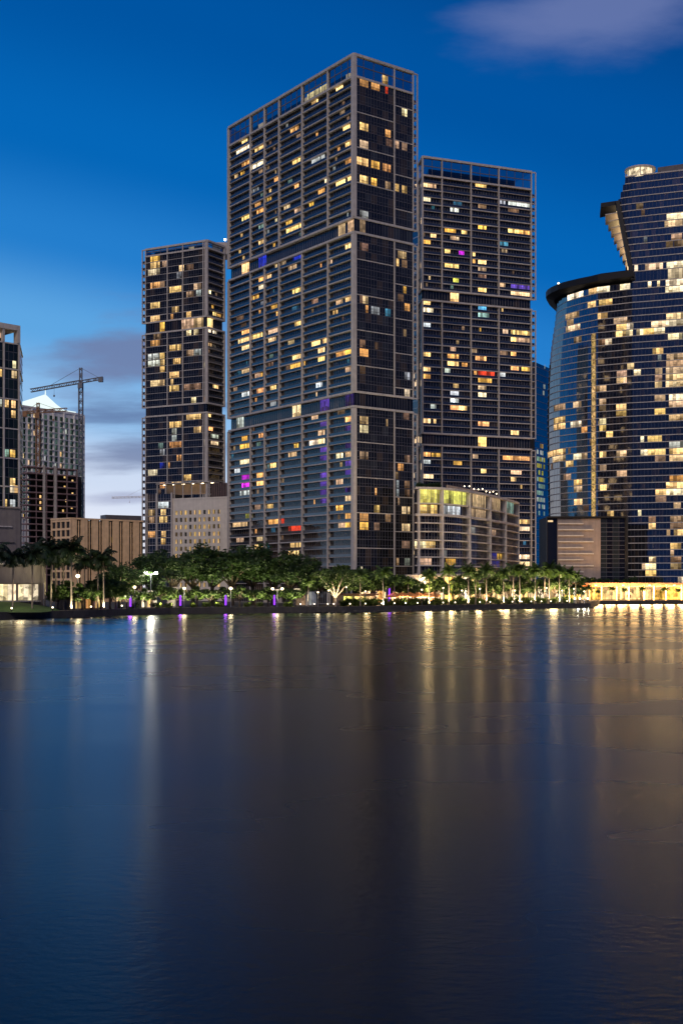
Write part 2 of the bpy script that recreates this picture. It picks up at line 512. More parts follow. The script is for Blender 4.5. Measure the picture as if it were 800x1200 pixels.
    for wi, W in enumerate(walls):
        w = W['w']
        mb.wbox(w, -.2 if wi == 0 else 0, w.L+(.2 if wi == len(walls)-1 else 0), -.9, .42, H-.85, H, 0)
        if cz:
            z0 = cz[0][0]
            sr.wquad(w, .1, w.L-.1, -.3, z0+.25, H-.86, 0)
            for a, b in zip(W['bays'], W['bays'][1:]):
                n = max(2, round((b-a)/4))
                for i in range(1, n): sb.wbox(w, a+(b-a)*i/n-.08, a+(b-a)*i/n+.08, -.42, -.2, z0+.25, H-.86, 0)
            sb.wbox(w, .1, w.L-.1, -.44, -.18, (z0+H)/2-.15, (z0+H)/2+.15, 0)
    pts = [walls[0]['w'].p[0]] + [W['w'].p[-1] for W in walls]
    if back:
        bw = Wall([walls[-1]['w'].p[-1]] + [Vector(q) for q in back] + [walls[0]['w'].p[0]])
        if cz: sr.wquad(bw, .1, bw.L-.1, -.3, cz[0][0]+.25, H-.86, 0)
    mb.build('roof_beam', M['conc'], root)
    if cz:
        zc0 = cz[0][0]; cc_ = Vector((sum(p[0] for p in core)/len(core), sum(p[1] for p in core)/len(core)))
        pm = MB(); inn = [tuple(cc_+(Vector(p)-cc_)*.80) for p in core]; pm.prism(inn, zc0-.1, zc0+(H-zc0)*.52); pm.build('penthouse', M['back'], root)
        sr.build('roof_screen', M['screen'], root); sb.build('screen_frame', M['mull'], root)
    split_parts(wins, 'window', M[glass], root, 'glazing')
    split_parts(rails, 'balcony_railing', [M['rail'], M['mull']], root)
    split_parts(litw, 'lit_window', [M['lit'], M['mull']], root)
    return secs

def edge_frame(root, w, s0, s1, floors, secs, o0=-1.6, o1=.2, every=1, glass=True):
    """The strip of projecting side balconies at the end of a face."""
    for z0, z1 in secs:
        if z1-z0 < 8: continue
        mb = MB()
        e = s1 if s1 > s0 else s1
        mb.wbox(w, min(e-.2, e+.2), max(e-.2, e+.2), o1-.4, o1, z0-.3, z1-.3, 0)
        mb.wbox(w, min(s0, s1), max(s0, s1), o1-.4, o1, z1-.75, z1-.3, 0)
        mb.wbox(w, min(s0, s1), max(s0, s1), o1-.4, o1, z0-.3, z0+.15, 0)
        mb.build('balcony_frame', M['conc'], root)
        for f in floors:
            if f[0] < z0-.1 or f[1] > z1+.1 or f[2] != 'std': continue
            mb = MB(); mb.wbox(w, min(s0, s1)+.05, max(s0, s1)-.22, o0, o1-.45, f[0]-.12, f[0]+.12, 0)
            if glass: mb.wbox(w, min(s0, s1)+.1, max(s0, s1)-.3, o1-.62, o1-.57, f[0]+.14, f[0]+1.15, 1)
            mb.build('side_balcony', [M['concd'], M['rail']], root)

def levels(*secs):
    """(z0, z1, n, kind) runs -> storeys"""
    out = []
    for z0, z1, n, kind in secs:
        for i in range(n): out.append((z0+(z1-z0)*i/n, z0+(z1-z0)*(i+1)/n, kind))
    return out

def strongset(seed, gaps):
    c = {}
    def fn(k, b):
        if b not in c:
            r = random.Random(seed*31+b); s = set(); q = r.choice(gaps)
            while q < 90: s.add(q); q += r.choice(gaps)
            c[b] = s
        return k in c[b]
    return fn

# --- central tower
A = P_(268.5, 475.9); C = P_(414.5, 410.0); B = P_(483.5, 425.2)
D = (A[0]+B[0]-C[0], A[1]+B[1]-C[1])
wl, wr = Wall([A, C]), Wall([C, B])
fl1 = levels((GZ, 8.7, 1, 'lobby'), (8.7, 68.7, 20, 'std'), (68.7, 73.7, 1, 'mech'), (73.7, 127.7, 18, 'std'), (127.7, 132.7, 1, 'mech'),
             (132.7, 180.5, 16, 'std'), (180.5, 188.2, 1, 'crown'))
L1 = [ # right face
 (425.7,97.7,9,'O',.55),(440,100.7,8,'O',.8),(452.7,105,6,'R',.55),(450.5,91.7,7,'Y',.8),(474.8,133,6,'W',1),(425.7,148.7,10,'Y',1),(453.8,156,7,'O',.9),
 (425.7,169.7,10,'P',.7),(464.7,170.5,6,'D',1),(474.5,172.7,6,'B',1.3),(425,189,15,'Y',1.15),(439,193,10,'A',.75),(452.7,196,9,'O',.75),(426.5,209.5,12,'Y',1.2),
 (437.7,214,9,'A',.8),(453.8,217.7,6,'D',1),(464.7,218.5,6,'Y',.8),(473.7,224.5,8,'Y',.75),(425.7,251,10,'G',.8),(425,262,9,'D',.9),(425.7,287.7,9,'B',.9),
 (465.5,307,6,'Y',1.1),(475,308,6,'B',1),(428.7,350.7,5,'P',.9),(422.5,351,5,'B',.8),(428.7,362.7,4,'O',.7),(440,363.5,9,'G',.8),(454,367,7,'C',.9),(475.7,359,6,'O',.9),
 (425,404,9,'B',1),(426,412.7,10,'O',.85),(425,432,8,'B',1.2),(476,439.7,6,'G',1.1),(476,460,6,'W',.6),(425.7,491.5,10,'D',1),(426.5,503.5,9,'W',.6),(425.7,534,10,'D',.7),
 (476,538,7,'B',.9),(465.8,565,6,'G',.6,2),(476,566,7,'B',.6,2),(425,602,10,'O',.55),(440,601,6,'Y',.6),(426,611.7,10,'A',.95),(425,620.7,8,'D',.9),(476,593.7,8,'P',.6),(476,614,8,'P',.7),
 (476,634,8,'B',1),(476,656,7,'K',.6),(466,655,5,'D',.7),(441,612,8,'B',.8),(455,612,8,'B',.8),
 # left face
 (369,107,24,'Y',1.0),(365.5,124,8,'Y',.9),(284.5,170,8,'Y',.7),(282,179.5,16,'W',.75),(302.5,176.5,12,'Y',.8),(301.7,195,17,'W',1.35),(343.7,153,10,'O',.8),(346,193,13,'Y',.95),
 (286,194.5,11,'O',.85),(274.7,209.5,5,'D',1),(323.5,209.5,7,'O',.7),(345,220.7,6,'O',.7),(370,188,14,'K',.5),(374.5,227.5,8,'O',.8),(380.5,214,5,'W',.8),(396.5,106,8,'Y',.9),
 (402.5,152.5,9,'Y',.9),(407,172,12,'Y',.9),(407.7,193,10,'O',.8),(396.5,217,10,'Y',.9),(408.5,212.5,10,'Y',.9),
 (286,258.7,8,'Y',.8),(303,249.7,8,'O',.8),(304,269,7,'E',1),(304,287,8,'Y',.95),(343,271,18,'Y',.9),(346.7,249.7,7,'D',1),(304.7,306.7,9,'U',.6),(286,313.5,9,'Y',1.0),
 (344.5,303.7,9,'U',.5),(304,330,8,'O',.9),(304,339,8,'W',.85),(345,343.5,10,'Y',.9),(346.7,381,8,'Y',.85),(323.5,369,5,'O',.6),(319,387.7,13,'D',1.2),(286,391.5,9,'O',.8),
 (284.5,402,15,'Y',.75),(299.5,399,12,'Y',.7),(286,411,9,'P',.8),(317.5,402,9,'D',1.2),(367,404,11,'Y',1.0),(374.5,411,8,'Y',.95),(379,402,6,'Y',.9),(346,420,10,'Y',.9),
 (407,291.5,9,'Y',.75),(407.7,350.7,9,'Y',.9),(395,356,10,'D',.9),(408,261,9,'D',.9),(398,263,8,'D',.7),(286,413,9,'P',.7),(286,437,9,'D',1),(285,464.7,9,'K',.7),(303,459.5,9,'O',.8),(346,431,17,'A',.9),
 (318,455.7,5,'Y',.6),(371.5,453.5,10,'K',.9),(374.5,423.5,8,'Y',.8),(345,482,9,'P',.8),(284.5,525.5,9,'A',.95),(284.5,543.5,9,'W',.7),(276,554.7,7,'K',.7),
 (285,562,8,'M',.55,2),(303,560,8,'O',.75,2),(304,512,8,'O',.6),(318,548,6,'Y',.8),(365.5,521,9,'W',.9),(374.5,520,7,'P',.8),(284.5,582.5,9,'K',.5),(367,492,8,'D',1),(374.5,509,7,'D',1.2),
 (284.5,515,8,'A',.6),(408.5,412.7,11,'A',1.0),(396,415,10,'O',.5),(407,432,9,'D',1),(407.7,492,9,'O',.85),(396.5,536.5,8,'W',1),(407,535,10,'D',.9),(395,566.5,8,'D',1),(407,612.5,11,'A',1),
 (397,613,8,'D',.9),(407,602,9,'O',.6),(407,581,9,'D',1.2),(395,593.7,8,'A',.8),(343,616,13,'R',.5),(335,617,7,'E',1.2),(328,616,4,'R',.5),(342,646,13,'Y',.7),(301,638,8,'Y',.7),(302.5,647.5,9,'P',.8),
 (279.5,618.5,18,'D',1.2),(317.8,609,10,'O',.6),(290,609,10,'L',.25),(336,647,8,'Y',.8),(343,637,12,'Y',.5),
 ]
for y in (476,494,512,528,537,554,562,570,580,590): L1.append((377.5, y, 10, 'V', R.uniform(.45, 1)))
for y in (470,500,526,545,556,574,588): L1.append((407, y, 11, 'V', R.uniform(.35, .9)))
for y in (318,352,379,398,428,444,471,499,534,575,598,630): L1.append((R.choice((279,300,318,340,366,396)), y, 8, R.choice('BDBGD'), R.uniform(.5, 1)))
T1 = thing('residential_tower', 'tallest tower in the middle, dark glass slab behind a pale concrete grid', 'tower', (-4, 445, GZ), 'glass towers with pale frames')
bl = [wl.px(p) for p in (268.5, 293.5, 310, 327, 354, 384, 414.5)]
br = [wr.px(p) for p in (414.5, 461.5, 483.5)]
secs = tower(T1, [dict(w=wl, bays=bl, style='b', dep=.95, strong=strongset(3, (2, 2, 3, 4)), mul=1.35, vis=.75, ex=1.5, skip=[6], pw=.45),
                  dict(w=wr, bays=br, style='c', dep=0.0, strong=lambda k, b: (k+2*b) % 4 == 1, mul=1.22, vis=.9, skip=[0], pw=.45, ex=.6)],
             fl1, L1, [wl.at(0, -1.15), wl.at(wl.L-1.5, -1.15), wr.at(1.2, -.15), wr.at(wr.L, -.15), (D[0], D[1])], 21, back=[D])
for z0, z1 in secs:
    mb = MB(); c = Vector(C)
    poly = [wl.at(wl.L-1.15, .40), (wl.p[1]+wl.n[0]*.40+wr.n[0]*.40)[:], wr.at(.95, .40), wr.at(.95, -.3), wl.at(wl.L-1.15, -1.5)]
    mb.prism(poly, z0+.27 if z0 > 12 else z0, z1-.57 if z1 < 187 else 187.3); mb.build('corner_pier', M['conc'], T1)
edge_frame(T1, wr, wr.L, wr.L+2.0, fl1, secs)
edge_frame(T1, wl, 0, -1.0, fl1, secs, -1.5, .2)

# --- right-hand tower of the pair
A = P_(495, 500); B = P_(622, 518.6); E = P_(490.5, 509)
w2 = Wall([A, B]); w2s = Wall([E, A])
u = Vector(B)-Vector(A); nb = Vector((-u.y, u.x)).normalized()
D1, D2 = Vector(B)+nb*26, Vector(A)+nb*26
fl2 = levels((GZ, 9.2, 1, 'lobby'), (9.2, 66.2, 19, 'std'), (66.2, 71.0, 1, 'mech'), (71.0, 126.0, 18, 'std'), (126.0, 130.5, 1, 'mech'), (130.5, 177.4, 16, 'std'), (177.4, 185.3, 1, 'crown'))
L2 = [(500,218,9,'P',.8),(508,218,8,'D',1),(499.6,234,9,'W',.8),(500,284,9,'A',.8),(509,277,6,'Y',.8),(532,246,9,'K',1),(564,218,11,'Y',.7),(565,267.4,11,'A',.9),(528,271,15,'A',.7),(544,273,7,'Y',.95),
 (525,295,5,'Y',1),(542,297.4,8,'M',.6),(530,312,15,'Y',.85),(532.5,280.6,7,'D',1.2),(534.5,329,6,'L',.6),(556.5,299,4,'Y',.9),(565,308,11,'Y',1),(556.5,308,4,'O',.6),(565,316,9,'D',.9),(565,324,8,'B',1.2),
 (565,241,10,'B',.8),(608,240,23,'K',.85),(590,238.6,7,'G',.8),(602,272,10,'Y',1.1),(614,273,14,'O',.65),(602,248,12,'B',.7),(591,287,7,'C',.9),(610,335,20,'V',1.0),(610,344,20,'P',.85),(590,335,7,'D',1.2),
 (565,340,11,'Y',.9),(533.6,347,10,'Y',1),(501,356,10,'Y',.9),(502,364.5,15,'W',.85),(565,362,9,'C',1.2),(567,370,12,'E',1.4),(501,380,9,'K',.7),(610,390,24,'Y',1.05),(592,388,8,'D',1.1),(602,398.4,9,'Y',1),(613,399,13,'D',1),
 (500,413,7,'Y',.9),(531,417,15,'O',.8),(531,424,15,'Y',.95),(532,408,8,'D',1),(565,419,12,'O',.85),(603,413,7,'O',.8),(591,413,7,'B',.9),(570,435,17,'R',.65),(568,444,17,'A',.85),(565,452,9,'D',1.1),(501,430,10,'Y',.9),(501,439,10,'O',.85),
 (604,430,8,'O',.9),(616,430,11,'A',.7),(534,450,7,'Y',.9),(534,458,9,'G',1.2,2),(566,458,11,'W',1,2),(533,480,8,'O',.8),(544,480,9,'Y',1),(508,478,7,'K',.5),(590,438,5,'G',1),(525,433,5,'K',.5),
 (501,494,9,'Y',.85),(511,494,4,'Y',.6),(566,497.6,12,'O',.8),(603,507.6,8,'Y',.8),(612,508,12,'D',.9),(566,516,11,'Y',.95),(500,533,8,'O',.7),(593,537,9,'O',.95),(610,538,24,'O',.65),(567,552,8,'Y',.8),
 (606,553,14,'D',1.4),(603,562,6,'Y',.7),(501,542,9,'K',.5),(502,558,11,'P',.8),(615,613,16,'Y',.75),(615,623,16,'P',.7),(615,657,13,'P',1),(615,666,12,'P',.6),(558,536,6,'D',.9)]
T2 = thing('residential_tower', 'broad dark tower behind the curved podium, right of the tallest tower', 'tower', (55, 515, GZ), 'glass towers with pale frames')
b2 = [w2.px(p) for p in (495, 517.5, 551.5, 584, 622)]
secs2 = tower(T2, [dict(w=w2s, bays=[0, w2s.L], dep=0.0, strong=lambda k, b: k % 4 == 2, mul=1.3, vis=.3, skip=[1], pw=.5, ex=.3),
                   dict(w=w2, bays=b2, dep=.75, strong=lambda k, b: (k+b) % (2 if (k+3*b) % 5 < 3 else 3) == 0, mul=1.3, vis=.95, pw=.45, ex=.8)],
              fl2, L2, [w2s.at(0, -.2), w2.at(.1, -1.2), w2.at(w2.L, -1.2), D1[:], D2[:]], 22, back=[D1[:], D2[:]])
edge_frame(T2, w2, w2.L, w2.L+2.1, fl2, secs2)

# --- left tower
A = P_(171, 550); C = P_(243, 535); B = P_(263, 545)
w3, w3r = Wall([A, C]), Wall([C, B])
D = (A[0]+B[0]-C[0], A[1]+B[1]-C[1]+8)
fl3 = levels((GZ, 9.5, 1, 'lobby'), (9.5, 51.5, 14, 'std'), (51.5, 84.5, 11, 'std'), (84.5, 88.7, 1, 'mech'), (88.7, 122.0, 11, 'std'), (122.0, 127.0, 1, 'mech'), (127.0, 157.2, 10, 'std'), (157.2, 160.7, 1, 'crown'))
L3 = [(181,304,11,'A',.9),(181.5,313,11,'Y',.8),(181,320.6,12,'W',.9),(192,311,6,'D',1),(212,317,5,'P',.8),(211,324,5,'G',1),(181.5,334.7,12,'O',.8),(191,335,7,'D',.7),(206,340,13,'Y',.85),(181.5,358,12,'Y',.8),(205.7,362,10,'Y',.85),
 (222,368.5,6,'Y',.9),(231,334.7,7,'D',1.2),(232,343,6,'K',.6),(181.5,377,10,'Y',.9),(191,378,6,'A',.9),(219.7,381,13,'D',1.4),(232,380,12,'P',.8),(222,389,7,'W',1.1),(230.5,388.6,7,'W',.8),(181,400,11,'O',.7),(206,406.5,13,'Y',.9),
 (222,411.6,9,'D',1),(232,411,7,'G',.8),(191,415,5,'Y',.8),(181,421,12,'K',1,2),(191,421,5,'Y',.7,2),(247,344.7,6,'W',.9),(254,370,4,'Y',.7),(247,376,9,'Y',.9),(246,388,7,'W',1.2),(254,390,5,'W',.9),
 (205,438.6,10,'Y',.85),(181,447,11,'P',.9),(190.7,449,6,'D',1.2),(205,454,10,'Y',.8),(226,450.7,19,'B',1.2),(255,452.6,6,'Y',.9),(230,487,9,'Y',.8),(220.4,487,5,'Y',.7),(246,487,9,'Y',1),(206,497,14,'Y',.95),(232,501.5,10,'Y',.85),
 (247,503,9,'O',.9),(205,505,6,'K',.5),(205,513,5,'K',.6),(206,519.7,12,'O',.5),(190,529,7,'K',.5),(254,514,7,'K',.5),(254,521,7,'P',.5),(211,535,6,'O',.6),(179,552,11,'W',.8),(220,559,7,'Y',.7),(207,566.6,12,'Y',.7),(190,566.6,4,'O',.7),
 (191,545,6,'U',.4),(178,600,7,'D',1),(178,627,8,'O',.8),(179,636,7,'P',.5),(229,467,4,'W',.8),(179,611,6,'D',1),(226,472,4,'W',.6)]
T3 = thing('residential_tower', 'shorter framed tower at left, rising behind the white block with square windows', 'tower', (-60, 555, GZ), 'glass towers with pale frames')
secs3 = tower(T3, [dict(w=w3, bays=[w3.px(p) for p in (171, 196.5, 214.5, 238.5)]+[w3.L], dep=0.0, strong=lambda k, b: (k+2*b) % 4 == 0, mul=1.3, vis=.95, skip=[4], pw=.45, sl=1),
                   dict(w=w3r, bays=[0, w3r.L], dep=1.2, strong=lambda k, b: k % 4 == 2, mul=1.3, vis=.7, pw=.7)],
              fl3, L3, [w3.at(0, -.2), w3.at(w3.L-.5, -.2), w3r.at(.5, -1.4), w3r.at(w3r.L, -1.4), D], 23, extra_lit=.20, back=[D])
edge_frame(T3, w3, 0, -1.9, fl3, secs3)
mb = MB(); mb.box(-58, -50, 546, 556, 157.3, 162.6); mb.build('plant_room', M['concd'], T3)
mb = MB(); mb.tube([(-53, 552, 162.6), (-53, 552, 165.2)], [.12, .08], 6); ant = mb.build('antenna', M['black'], T3)
mb = MB(); mb.ball((-53, 552, 165.5), .45); mb.build('warning_light', M['lampb'], ant)

# --- white block with square windows
wb = Wall([P_(201.5, 512), P_(270, 499)])
WB = thing('hotel_block', 'low white block with rows of small square windows, foot of the left tower', 'building', (-65, 512, GZ))
zt = 44.0
u = Vector(wb.u[0]); nb = -wb.n[0]
g = 6.4*507/F*1.02
mb = MB()
cols, rows = 10, 12
x0 = 1.7; pz = 8.5*506/F
open_ = []
for r in range(rows):
    for c in range(cols):
        s = x0+c*g; z = zt-4.3-pz*(r+1)+1.0
        open_.append((s, s+1.25, z, z+1.75))
# the wall as strips round its openings, 0.5 m deep
zs = sorted({zt-.001} | {z for o in open_ for z in o[2:]}); zs = [GZ]+zs
for a, b in zip(zs, zs[1:]):
    row = sorted(o[:2] for o in open_ if o[2] <= a+1e-3 and o[3] >= b-1e-3)
    q = 0.0
    for s0, s1 in row+[(wb.L, wb.L)]:
        if s0 > q+1e-3: mb.wbox(wb, q, s0, -.5, 0, a, b, 0)
        q = s1
mb.prism([wb.at(0, -.55), wb.at(wb.L, -.55), wb.at(wb.L, -18), wb.at(0, -18)], GZ, zt-.2)
mb.build('wall', M['white'], WB)
rnd = random.Random(5)
for i, (s0, s1, z0, z1) in enumerate(open_):
    m = MB(); h = (s0+s1)/2; a = rnd.random() < .85
    m.wquad(wb, s0, h, -.45, z0, z1, 0, tint('Y', rnd.choice((.75, .6, .45, .08)), rnd) if a else (.02, .02, .02))
    m.wquad(wb, h, s1, -.45, z0, z1, 0, (.03, .025, .02) if rnd.random() < .75 else tint('Y', .4, rnd))
    m.wbox(wb, h-.03, h+.03, -.44, -.38, z0, z1, 1)
    q = m.build('window', [M['lit'], M['mull']], WB)
mb = MB(); mb.wbox(wb, 0, wb.L, -.3, .12, zt, zt+.7); mb.build('parapet', M['white'], WB)
# glazed end bay with the lit terrace above
we = Wall([P_(172.5, 518), P_(184, 515.5), P_(201.5, 511.6)])
EB = thing('podium_wing', 'narrow glazed wing with a floodlit roof terrace, left end of the white block', 'building', (-78, 520, GZ))
mb = MB(); mb.prism([we.at(0, -.3), we.at(we.c[1], -.3), we.at(we.L, -.3), we.at(we.L-.2, -14), we.at(0, -14)], GZ, 46.6); mb.build('core', M['core'], EB)
s184 = we.c[1]
for k in range(13):
    z = 46.8-3.1*(k+1); m = MB()
    m.wquad(we, s184, we.L, 0, z, z+3.1, 0, dark(rnd)); m.wquad(we, 0, s184, -.25, z, z+3.1, 0, dark(rnd))
    for q in range(1, 9): qq = we.L*q/9; m.wbox(we, qq-.05, qq+.05, 0, .06, z, z+3.1, 1)
    m.wbox(we, 0, we.L, 0, .05, z+1, z+1.07, 1); m.build('window', [M['glassA'], M['mullw']], EB)
    m = MB(); m.wbox(we, 0, we.L, -.3, .1, z-.14, z+.12); m.build('floor_slab', M['conc'] if k % 3 == 0 else M['concd'], EB)
for px, py, w_, k, b in ((191.6,595,12,'K',1.0),(191.6,604,6,'Y',.8),(191.6,612.6,9,'Y',.8),(192,629,5,'Y',.8),(191.6,637,5,'Y',.7),(178,600,7,'D',1.2),(178,627,8,'O',.7),(178,606,6,'D',1)):
    z = we.z(py, we.px(px)); kk = math.floor((46.8-z)/3.1); z0 = 46.8-3.1*(kk+1)
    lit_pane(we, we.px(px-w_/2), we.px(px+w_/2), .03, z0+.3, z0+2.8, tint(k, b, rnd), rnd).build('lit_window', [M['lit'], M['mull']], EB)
for s in (0, s184, we.L):
    m = MB(); m.wbox(we, s-.35 if s else 0, s+.35, -.3, .3, GZ, 47.2); m.build('pier', M['conc'], EB)
m = MB(); wt = Wall([P_(183, 516), P_(246, 503)])
m.wbox(wt, 0, wt.L, -7, .2, 51.0, 51.35); m.build('terrace_roof', M['conc'], EB)
for i in range(7):
    m = MB(); s = .4+i*(wt.L-.9)/6; m.wbox(wt, s, s+.3, -.4, 0, 46.6 if i < 2 else 44.8, 51.0); m.build('column', M['conc'], EB)
m = MB(); m.wbox(wt, .2, wt.L-6.2, -6, -5.8, 46.6, 51.0); m.build('terrace_wall', M['tan'], EB)
for i in range(6):
    m = MB(); s = 1.5+i*(wt.L-3)/5; m.wbox(wt, s, s+1.2, -3.2, -3.0, 50.7, 50.9); m.build('ceiling_lamp', M['lampw'], EB)
PL = thing('louvred_plant_box', 'dark louvred plant enclosure on the roof of the white block', 'rooftop plant', (-50, 506, zt))
wp = Wall([P_(247, 505), P_(272, 500)])
m = MB(); m.wbox(wp, 0, wp.L, -6, -.2, 44.0, 50.4); m.build('body', M['core'], PL)
m = MB(); s = .3
while s < wp.L: m.wbox(wp, s, s+.2, -.18, .1, 44.2, 50.6); s += .9
m.build('louvres', M['raw'], PL)

# --- curved podium
pcp = [(486.5,412),(505,413),(520,415.5),(536,421),(550,429),(563,438.5),(575,449),(584,458.5),(592,468),(599,476),(604,483.5),(607,491)]
wc = Wall([P_(a, b) for a, b in pcp])
PC = thing('curved_podium', 'rounded concrete podium with lit lounge storeys on top, at the foot of the broad tower', 'building', (60, 450, GZ))
core = [wc.at(c, -1.6) for c in wc.c] + [(X_(607, 491)-3, 505), (X_(486.5, 440), 440)]
mb = MB(); mb.prism(core, GZ, 41.0); mb.build('core', M['core'], PC)
rnd = random.Random(31)
pb = [wc.px(p) for p in (490.5, 518, 550, 574, 592)]+[wc.L]
zfl = [41.4, 36.0, 32.3, 29.35, 26.4, 23.5, 20.6, 17.7, 14.8, 11.9, 9.0]
for i, z in enumerate(zfl):
    m = MB(); t = .6 if i in (0, 2) else .22
    m.wbox(wc, 0, wc.L, -1.7, .35 if i in (0, 2) else .12, z-t, z+.15); m.build('floor_slab', M['conc'], PC)
for i, (zt_, zb_) in enumerate(zip(zfl, zfl[1:])):
    for j, (a, b) in enumerate(zip([0]+pb, pb)):
        if b-a < .5: continue
        m = MB(); n = max(1, round((b-a)/1.3)); d = (b-a)/n
        for q in range(n): m.wquad(wc, a+q*d, a+(q+1)*d, -1.2, zb_+.15, zt_-.4, 0, dark(rnd))
        for q in range(1, n): m.wbox(wc, a+q*d-.04, a+q*d+.04, -1.19, -1.1, zb_+.15, zt_-.4, 1)
        m.build('window', [M['glassA'], M['mullw']], PC)
        if i >= 2:
            m = MB(); m.wbox(wc, a+.4, b-.4, -.2, -.14, zb_+.98, zb_+1.06); [m.wbox(wc, q_, q_+.05, -.19, -.15, zb_+.16, zb_+.98) for q_ in [a+.5+i_*1.1 for i_ in range(int((b-a-.9)/1.1)+1)]]; m.build('balcony_railing', M['mull'], PC)
for s in pb:
    m = MB(); m.wbox(wc, max(0, s-.32), min(wc.L, s+.32), -1.6, .45, GZ, 40.6); m.build('pier', M['conc'], PC)
for px, py, w_, key, b in ((505,582,26,'L',1.0),(534,582,30,'L',.95),(503,595,22,'Y',.9),(530,596,24,'K',.95),(562,585,20,'P',.55),(562,597,20,'P',.5),(582,586,14,'P',.45),(582,597,14,'P',.45),(600,598,9,'E',1.3),(600,585,8,'E',.5),
     (496,637,9,'W',1),(506,639,12,'Y',.75),(487.5,637,5,'W',.9),(531,657,12,'A',.6),(581,650,8,'U',.3),(588,650,6,'A',.6),(557,621,6,'K',.5),(500,657,14,'D',1),(580,621,8,'D',.9),(505,676,14,'Y',.6),(565,667,9,'Y',.8),(536,676,11,'P',.8),(583,657,10,'U',.3),(522,647,8,'G',.5)):
    q = wc.px(px); z = wc.z(py, q); k = [i for i in range(len(zfl)-1) if zfl[i+1] <= z < zfl[i]]
    if not k: continue
    z0, z1 = zfl[k[0]+1]+.2, zfl[k[0]]-.45
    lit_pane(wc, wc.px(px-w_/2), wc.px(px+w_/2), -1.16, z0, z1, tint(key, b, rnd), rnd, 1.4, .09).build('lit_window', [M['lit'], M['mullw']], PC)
m = MB(); m.wbox(wc, pb[2], pb[4], -9, -8.8, 41.4, 44); m.build('terrace_wall', M['tan'], PC)
for i in range(9):
    s = pb[2]+(pb[4]-pb[2])*(i+.5)/9; p = wc.at(s, -3)
    m = MB(); m.ball((p[0], p[1], 43.4+.4*math.sin(i*2)), .22, 0); m.build('terrace_lamp', M['lampw'], PC)

# --- right curved tower
def rtY(px):
    T = ((600,640),(650,594),(672,585),(700,576),(740,568),(800,560),(870,556),(900,555))
    for (a, ya), (b, yb) in zip(T, T[1:]):
        if px <= b: return ya+(yb-ya)*(px-a)/(b-a)
    return 555
RTN = [(652,640),(645,626),(642,615),(641,609),(643,604),(647,599),(655,592.5),(664,588.5),(675,584),(688,579.6)]
def kz(z):
    T = ((0,.94),(45,.965),(70,.99),(93,1.0),(108,.98),(117,.95),(126,.90),(133,.85),(141,.78),(152,.72))
    for (a, ka), (b, kb) in zip(T, T[1:]):
        if z <= b: return ka+(kb-ka)*(z-a)/(b-a)
    return .72
def rt_wall(z, up):
    pts = []
    if not up:
        k = kz(z); x7 = X_(700, 576)
        for px, Y in RTN:
            x = X_(px, Y); pts.append((x7+(x-x7)*k, Y))
        ps = (700, 720, 740, 760, 780, 800, 835, 870)
    else:
        T = ((148,741.5),(155,739.5),(187,722.5),(192,727),(200,733.5),(205,734))
        for (a, pa), (b, pb_) in zip(T, T[1:]):
            if z <= b: break
        l = pa+(pb_-pa)*min(1, (z-a)/(b-a))
        ps = [l, l+3, l+10]+[p for p in (760, 780, 800, 835, 870) if p > l+12]
    for p in ps: pts.append(P_(p, rtY(p)))
    return Wall(pts)
RT = thing('curved_tower', 'blue glass tower with curved barrel front and stepped crown at the right edge', 'tower', (150, 590, GZ))
rnd = random.Random(41)
